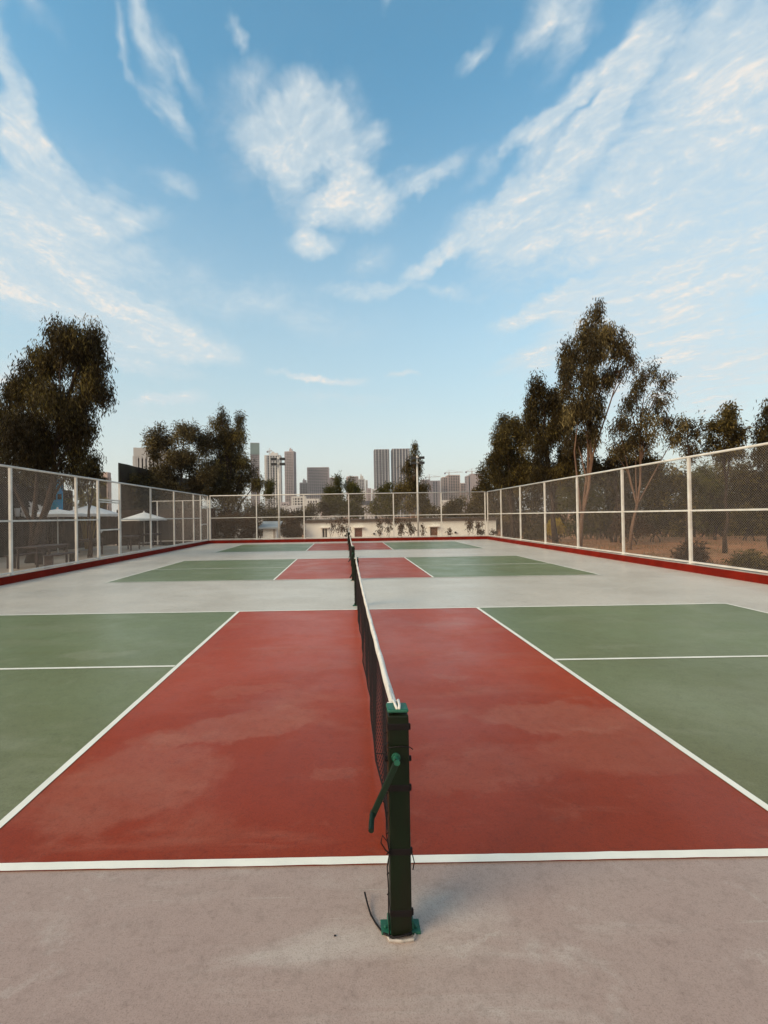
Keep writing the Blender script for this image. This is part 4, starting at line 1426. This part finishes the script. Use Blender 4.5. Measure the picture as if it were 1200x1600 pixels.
ysd = 33.2
xa, z1 = wpt(411, 827, ysd)
xb, _ = wpt(432, 827, ysd)
zr = wpt(411, 822.5, ysd)[1]
t = thing('shed', 'little cream shed with blue grey sheet roof left of the cream building', 'shed', ((xa + xb)/2, ysd, -1.6))
MB().b2((xa, ysd, -1.65), (xb, ysd + 1.8, z1)).build('wall', M_['cream'], t)
MB().b2((xb - .24, ysd - .05, -1.65), (xb - .12, ysd - .003, z1 - .002)).build('doorpost', M_['coping'], t)
MB().add([(xa - .35, ysd - .3, z1 + .01), (xb + .2, ysd - .3, z1 + .01), (xb + .2, ysd + 2.1, zr + .25), (xa - .35, ysd + 2.1, zr + .25),
          (xa - .35, ysd - .3, z1 + .13), (xb + .2, ysd - .3, z1 + .13), (xb + .2, ysd + 2.1, zr + .37), (xa - .35, ysd + 2.1, zr + .37)],
         [(3, 2, 1, 0), (4, 5, 6, 7), (0, 1, 5, 4), (1, 2, 6, 5), (2, 3, 7, 6), (3, 0, 4, 7)]).build('roof', M_['slate'], t)

yf = 29.15


def floodlight(u, vtop, label):
    x = at(u, 800, yf)[0]
    zt = at(u, vtop, yf)[2]
    t = thing('floodlight_pole', label, 'floodlight', (x, yf, -.1), 'white floodlight poles behind the far fence')
    MB().tube([(x, yf, -.15), (x, yf, zt*.5), (x, yf, zt)], [.075, .068, .055], 12).build('pole', M_['fence'], t, smooth=True)
    k_ = (yf - CAMY)/F
    for i, dv in enumerate((5.5, 13.5)):
        z = zt - dv*k_ + .10
        arm = MB().box((x, yf - .07, z), (.98, .05, .05)).build('crossarm', M_['fence'], t)
        for s in (-1, 1):
            g = MB()
            cx_ = x + s*.29
            g.box((cx_, yf - .16, z - .02), (.38, .13, .15), ((1, 0, 0), (0, .93, -.37), (0, .37, .93)))
            g.bar((cx_, yf - .10, z), (cx_, yf - .05, z + .03), .04)
            fl = g.build('floodlight', M_['lampbody'], t, bevel=.012)
            MB().box((cx_, yf - .2285, z - .0472), (.33, .006, .11), ((1, 0, 0), (0, .93, -.37), (0, .37, .93))).build('lens', M_['glass'], fl)


floodlight(436, 714, 'white floodlight pole with four dark lamps on the left, before the pale towers')
floodlight(653, 712, 'white floodlight pole with four dark lamps on the right, beside the slender gum')

# ------------------------------------------------------------------ the city
def cmat(name, col, rough=.8):
    return mat(name, col, rough, .2, var=.18, scale=.05)


M_['c_mauve'] = cmat('mauve_concrete', (0.36, 0.29, 0.29))
M_['c_pale'] = cmat('pale_concrete', (0.56, 0.51, 0.48))
M_['c_dark'] = cmat('dark_concrete', (0.19, 0.165, 0.18))
M_['c_rose'] = cmat('rosy_concrete', (0.46, 0.34, 0.30))
M_['c_fin'] = cmat('white_fin_cladding', (0.50, 0.46, 0.46))
M_['c_green'] = cmat('green_safety_net', (0.17, 0.22, 0.21))
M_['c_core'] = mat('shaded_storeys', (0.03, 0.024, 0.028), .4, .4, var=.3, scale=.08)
M_['c_blue'] = mat('blue_grey_glazing', (0.05, 0.052, 0.072), .25, .5, var=.25, scale=.06)


def tower(label, u0, u1, vtop, Y, frame, core='c_core', floor=3.3, bays=8, slab=.8, pier=.9, depth=.8, rot=0, fins=0, cap=None, name='tower', steps=(), net=None, cat='tower', cap_w=.45):
    a, b_ = at(u0, vtop, Y), at(u1, vtop, Y)
    W_ = b_[0] - a[0]
    H0 = -6.0
    top = (a[2] + b_[2])/2
    D_ = W_*depth
    cx_ = (a[0] + b_[0])/2
    Wx = W_
    if rot:
        Wx = W_/(math.cos(R(abs(rot))) + depth*math.sin(R(abs(rot))))
        D_ = Wx*depth
    cy = Y + D_/2
    ca, sa = math.cos(R(rot)), math.sin(R(rot))
    A = np.array([(ca, sa, 0), (-sa, ca, 0), (0, 0, 1.0)])
    c0 = np.array((cx_, cy, 0))
    t = thing(name, label, cat, (cx_, cy, H0), 'distant city buildings')

    def bx(m, lx, ly, z0, z1, sx, sy):
        m.box(c0 + A[0]*lx + A[1]*ly + np.array((0, 0, (z0 + z1)/2)), (sx, sy, z1 - z0), A)
    parts = [(0.0, 1.0, top)] + list(steps)
    for (f0, f1, tz) in parts:
        pass
    secs = steps if steps else [(0.0, 1.0, vtop)]
    gc, gf = MB(), MB()
    for (f0, f1, vt) in secs:
        tz = at((u0 + u1)/2, vt, Y)[2]
        lx = (-.5 + (f0 + f1)/2)*Wx
        sw = (f1 - f0)*Wx
        off = .04*D_*(f0*3 % 1)
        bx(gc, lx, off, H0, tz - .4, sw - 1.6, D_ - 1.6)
        nf = max(2, int((tz - H0)/floor))
        for i in range(nf + 1):
            z = H0 + (tz - H0)*i/nf
            if slab > 0:
                bx(gf, lx, off, z - slab, z, sw, D_)
        nb = max(2, int(round(bays*(f1 - f0))))
        for i in range(nb + 1):
            xx = lx - sw/2 + sw*i/nb
            pw = pier*(1.7 if i in (0, nb) else 1.0)
            xx = min(max(xx, lx - sw/2 + pw/2), lx + sw/2 - pw/2)
            for yy in (-D_/2 + off + .35, D_/2 + off - .35):
                bx(gf, xx, yy, H0, tz + .02*(i % 2), pw, .9)
        nd = max(2, int(nb*depth))
        for i in range(1, nd):
            yy = off - D_/2 + D_*i/nd
            for xx in (lx - sw/2 + .35, lx + sw/2 - .35):
                bx(gf, xx, yy, H0, tz + .02*(i % 2), .9, pier)
        bx(gf, lx, off, tz, tz + 1.4, sw*.98, D_*.98)
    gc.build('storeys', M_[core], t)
    gf.build('concrete_frame', M_[frame], t)
    if fins:
        g = MB()
        for i in range(fins):
            xx = -Wx/2 + Wx*(i + .5)/fins
            bx(g, xx, -D_/2 - .6, H0, top + 1.2, Wx*.035, 1.3)
        g.build('fins', M_['c_fin'], t)
    if cap:
        g = MB()
        f, h = cap_w, cap
        bx(g, Wx*.08, 0, top + 1.4, top + 1.4 + h, Wx*f, D_*f)
        bx(g, Wx*.08 - Wx*f*.2, 0, top + 1.4 + h, top + 1.4 + h*1.6, Wx*f*.35, D_*f*.4)
        g.build('roof_house', M_[frame], t)
    if net:
        g = MB()
        bx(g, 0, -D_/2 - .9, top - (top - H0)*net, top + .5, Wx*1.01, .4)
        g.build('safety_net', M_['c_green'], t)
    return t


def crane(u, v, Y, hmast, jib, back, label, ang=0.0):
    p = at(u, v, Y)
    t = thing('tower_crane', label, 'crane', (p[0], Y + 8, p[2] - hmast), 'tower cranes on the city towers')
    b0 = np.array((p[0], Y + 8, p[2] - hmast))

    def lattice(g, a, b_, w, n):
        a, b_ = np.array(a, float), np.array(b_, float)
        d = b_ - a
        d /= np.linalg.norm(d)
        up = np.array((0, 0, 1.0)) if abs(d[2]) < .9 else np.array((0, 1.0, 0))
        s1 = np.cross(d, up)
        s1 /= np.linalg.norm(s1)
        s2 = np.cross(d, s1)
        cs = [s1*w/2*i + s2*w/2*j for i, j in ((1, 1), (1, -1), (-1, -1), (-1, 1))]
        for c in cs:
            g.bar(a + c, b_ + c, w*.16)
        for i in range(n):
            f0, f1 = i/n, (i + 1)/n
            for q in range(4):
                g.bar(a + (b_ - a)*f0 + cs[q], a + (b_ - a)*f1 + cs[(q + 1) % 4], w*.10)
    g = MB()
    lattice(g, b0, b0 + (0, 0, hmast), 2.0, 8)
    g.build('mast', M_['c_rose'], t)
    g = MB()
    e = b0 + (0, 0, hmast)
    ca, sa = math.cos(ang), math.sin(ang)
    lattice(g, e, e + np.array((jib*ca, jib*sa, 1.0)), 1.5, 10)
    lattice(g, e, e - np.array((back*ca, back*sa, 0)), 1.5, 4)
    g.bar(e, e + (0, 0, 6), .6)
    g.bar(e + (0, 0, 6), e + np.array((jib*.8*ca, jib*.8*sa, 1)), .25)
    g.bar(e + (0, 0, 6), e - np.array((back*ca, back*sa, 0)), .25)
    g.build('jib', M_['c_rose'], t)
    MB().box(e - np.array((back*ca, back*sa, 1.5)), (3, 2.5, 3)).build('counterweight', M_['c_dark'], t)


tower('dark tower half hidden behind the twin peaked tree', 389, 405, 693, 820, 'c_mauve', bays=5, net=.14, rot=12)
tower('pale striped tower behind the left floodlight pole', 413, 438, 712, 900, 'c_pale', bays=6, slab=.5, pier=2.0, cap=5, depth=.7, fins=3)
tower('slim mauve tower right of the left floodlight pole', 444, 461.5, 706, 960, 'c_mauve', bays=5, slab=1.2, pier=1.0, cap=5, rot=-14, cap_w=.3)
tower('small dark tower just left of the broad gridded tower', 468, 481, 755, 900, 'c_dark', bays=3, cap=5, depth=.8)
tower('broad mauve tower with a grid of window openings', 479.5, 514, 731, 1000, 'c_mauve', bays=11, slab=1.1, pier=1.3, cap=None, depth=.5, fins=0, rot=0)
tower('low rosy tower right of the broad gridded tower', 514, 526, 747, 1150, 'c_rose', bays=4)
tower('rosy unfinished tower behind the bushy olive tree', 541, 560, 745, 1100, 'c_rose', bays=6, slab=.7, rot=8)
tower('pale tower with a dark roof house right of the bushy tree', 559, 570, 749, 1050, 'c_pale', bays=4, slab=.9, cap=7)
tower('thin pale tower beside the one with the dark roof house', 571, 574.5, 751, 1080, 'c_pale', bays=2, slab=.8)
tower('tall dark tower with white fins, left one of the pair', 584.5, 608.3, 703, 880, 'c_dark', 'c_blue', bays=8, slab=.5, pier=.8, fins=5, depth=.6)
tower('tall dark tower with white fins, right one of the pair', 612.3, 640, 702, 885, 'c_dark', 'c_blue', bays=9, slab=.5, pier=.8, fins=6, depth=.6)
tower('wide mauve tower under a crane, right of the slender gum', 659, 688, 751, 950, 'c_mauve', 'c_blue', bays=7, slab=.5, pier=2.2, steps=((0, .45, 750), (.45, 1, 752)), depth=.6)
tower('stepped rosy tower with a dark lower wing', 692, 728, 743, 980, 'c_rose', bays=9, slab=.9, pier=1.0, steps=((0, .22, 746), (.22, .75, 743), (.75, 1, 756)), depth=.5)
tower('unfinished grey tower under the long crane jib near the right trees', 730, 755, 742, 930, 'c_mauve', 'c_blue', bays=6, slab=1.0, pier=2.4, steps=((0, .25, 744), (.25, .6, 741), (.6, 1, 741)), depth=.6)
crane(672, 745, 955, 12, 24, 8, 'small crane on top of the wide mauve tower')
crane(703, 738, 985, 14, 30, 9, 'crane on top of the stepped rosy tower')
crane(739, 736, 935, 14, 42, 12, 'crane with the longest jib on the unfinished grey tower')
crane(420, 704, 905, 12, 5, 4, 'small stubby crane on the pale striped tower')
low = [(438, 452, 786, 700, 'c_mauve', 'low mauve block at the foot of the slim tower'), (455, 478, 777, 600, 'c_pale', 'long pale block left of the broad gridded tower'),
       (476, 500, 781, 520, 'c_pale', 'long low pale block under the broad gridded tower'), (500, 514, 784, 560, 'c_rose', 'low rosy block behind the left bush'),
       (560, 572, 768, 800, 'c_pale', 'pale mid-rise block beside the white pole behind the bushy tree'), (573, 580, 764, 760, 'c_mauve', 'slim mauve mid-rise left of the dark pair'),
       (581, 588, 765, 820, 'c_fin', 'slim white mid-rise under the dark pair'), (589, 600, 768, 700, 'c_pale', 'pale podium block under the left dark tower'),
       (560, 584, 785, 420, 'c_blue', 'long blue grey shed roof in the town'), (562, 592, 793, 260, 'c_fin', 'white flat roofed house beyond the cream building'),
       (600, 612, 778, 640, 'c_fin', 'white block behind the yellow green tree'), (664, 690, 797, 380, 'c_pale', 'pale house under the wide mauve tower'),
       (692, 727, 783, 540, 'c_pale', 'long pale block under the stepped tower'), (728, 752, 782, 620, 'c_mauve', 'mauve block under the unfinished grey tower'),
       (436, 470, 793, 330, 'c_fin', 'white houses row below the slim tower')]
for u0, u1, v, Y, fm, lb in low:
    tower(lb, u0, u1, v, Y, fm, bays=max(2, int((u1 - u0)/4)), slab=1.0, pier=1.3, name='city_block', cat='building', depth=.6, floor=3.2)
# buildings beyond the left yard
tower('brownish block seen above the white gate on the left', 152, 168, 746, 120, 'c_rose', bays=4, slab=1.4, pier=1.0, name='apartment_block', cat='building', depth=.7)
tower('pale building whose columned top shows over the dark screen', 203, 262, 713, 75, 'c_pale', bays=10, slab=.35, pier=.35, floor=2.6, name='apartment_block', cat='building', depth=.5, rot=18)

# far hills behind the town
hm = MB()
xs = np.linspace(-3200, 3200, 90)
prof_ = [(x, 45 + 30*math.sin(x*.0021 + 1) + 14*math.sin(x*.0083) + 6*math.sin(x*.027)) for x in xs]
vs, fs = [], []
for i, (x, h) in enumerate(prof_):
    for j, f in enumerate((0, .35, .7, 1, .7, .3, 0)):
        vs.append((x, 2600 + 160*j + 30*math.sin(i*.9 + j), -6 + max(6, h)*f*(1 + .12*math.sin(i*1.3 + j*2))))
for i in range(len(xs) - 1):
    for j in range(6):
        fs.append((i*7 + j, (i + 1)*7 + j, (i + 1)*7 + j + 1, i*7 + j + 1))
tag(hm.add(vs, fs).build('hills', M_['hill'], smooth=True), kind='structure')

# ------------------------------------------------------------------ the air: even haze round everything, so that the far towers fade
hv = bpy.data.materials.new('haze')
hv.use_nodes = True
H = NT(hv.node_tree)
pv = H.n('ShaderNodeVolumePrincipled')
pv.inputs['Color'].default_value = (0.95, 0.95, 0.95, 1)
pv.inputs['Density'].default_value = 0.00016
ho = H.n('ShaderNodeOutputMaterial')
hv.node_tree.links.new(pv.outputs[0], ho.inputs['Volume'])
tag(MB().b2((-4000, -900, -14), (4000, 4000, 180)).build('haze', hv), kind='stuff')
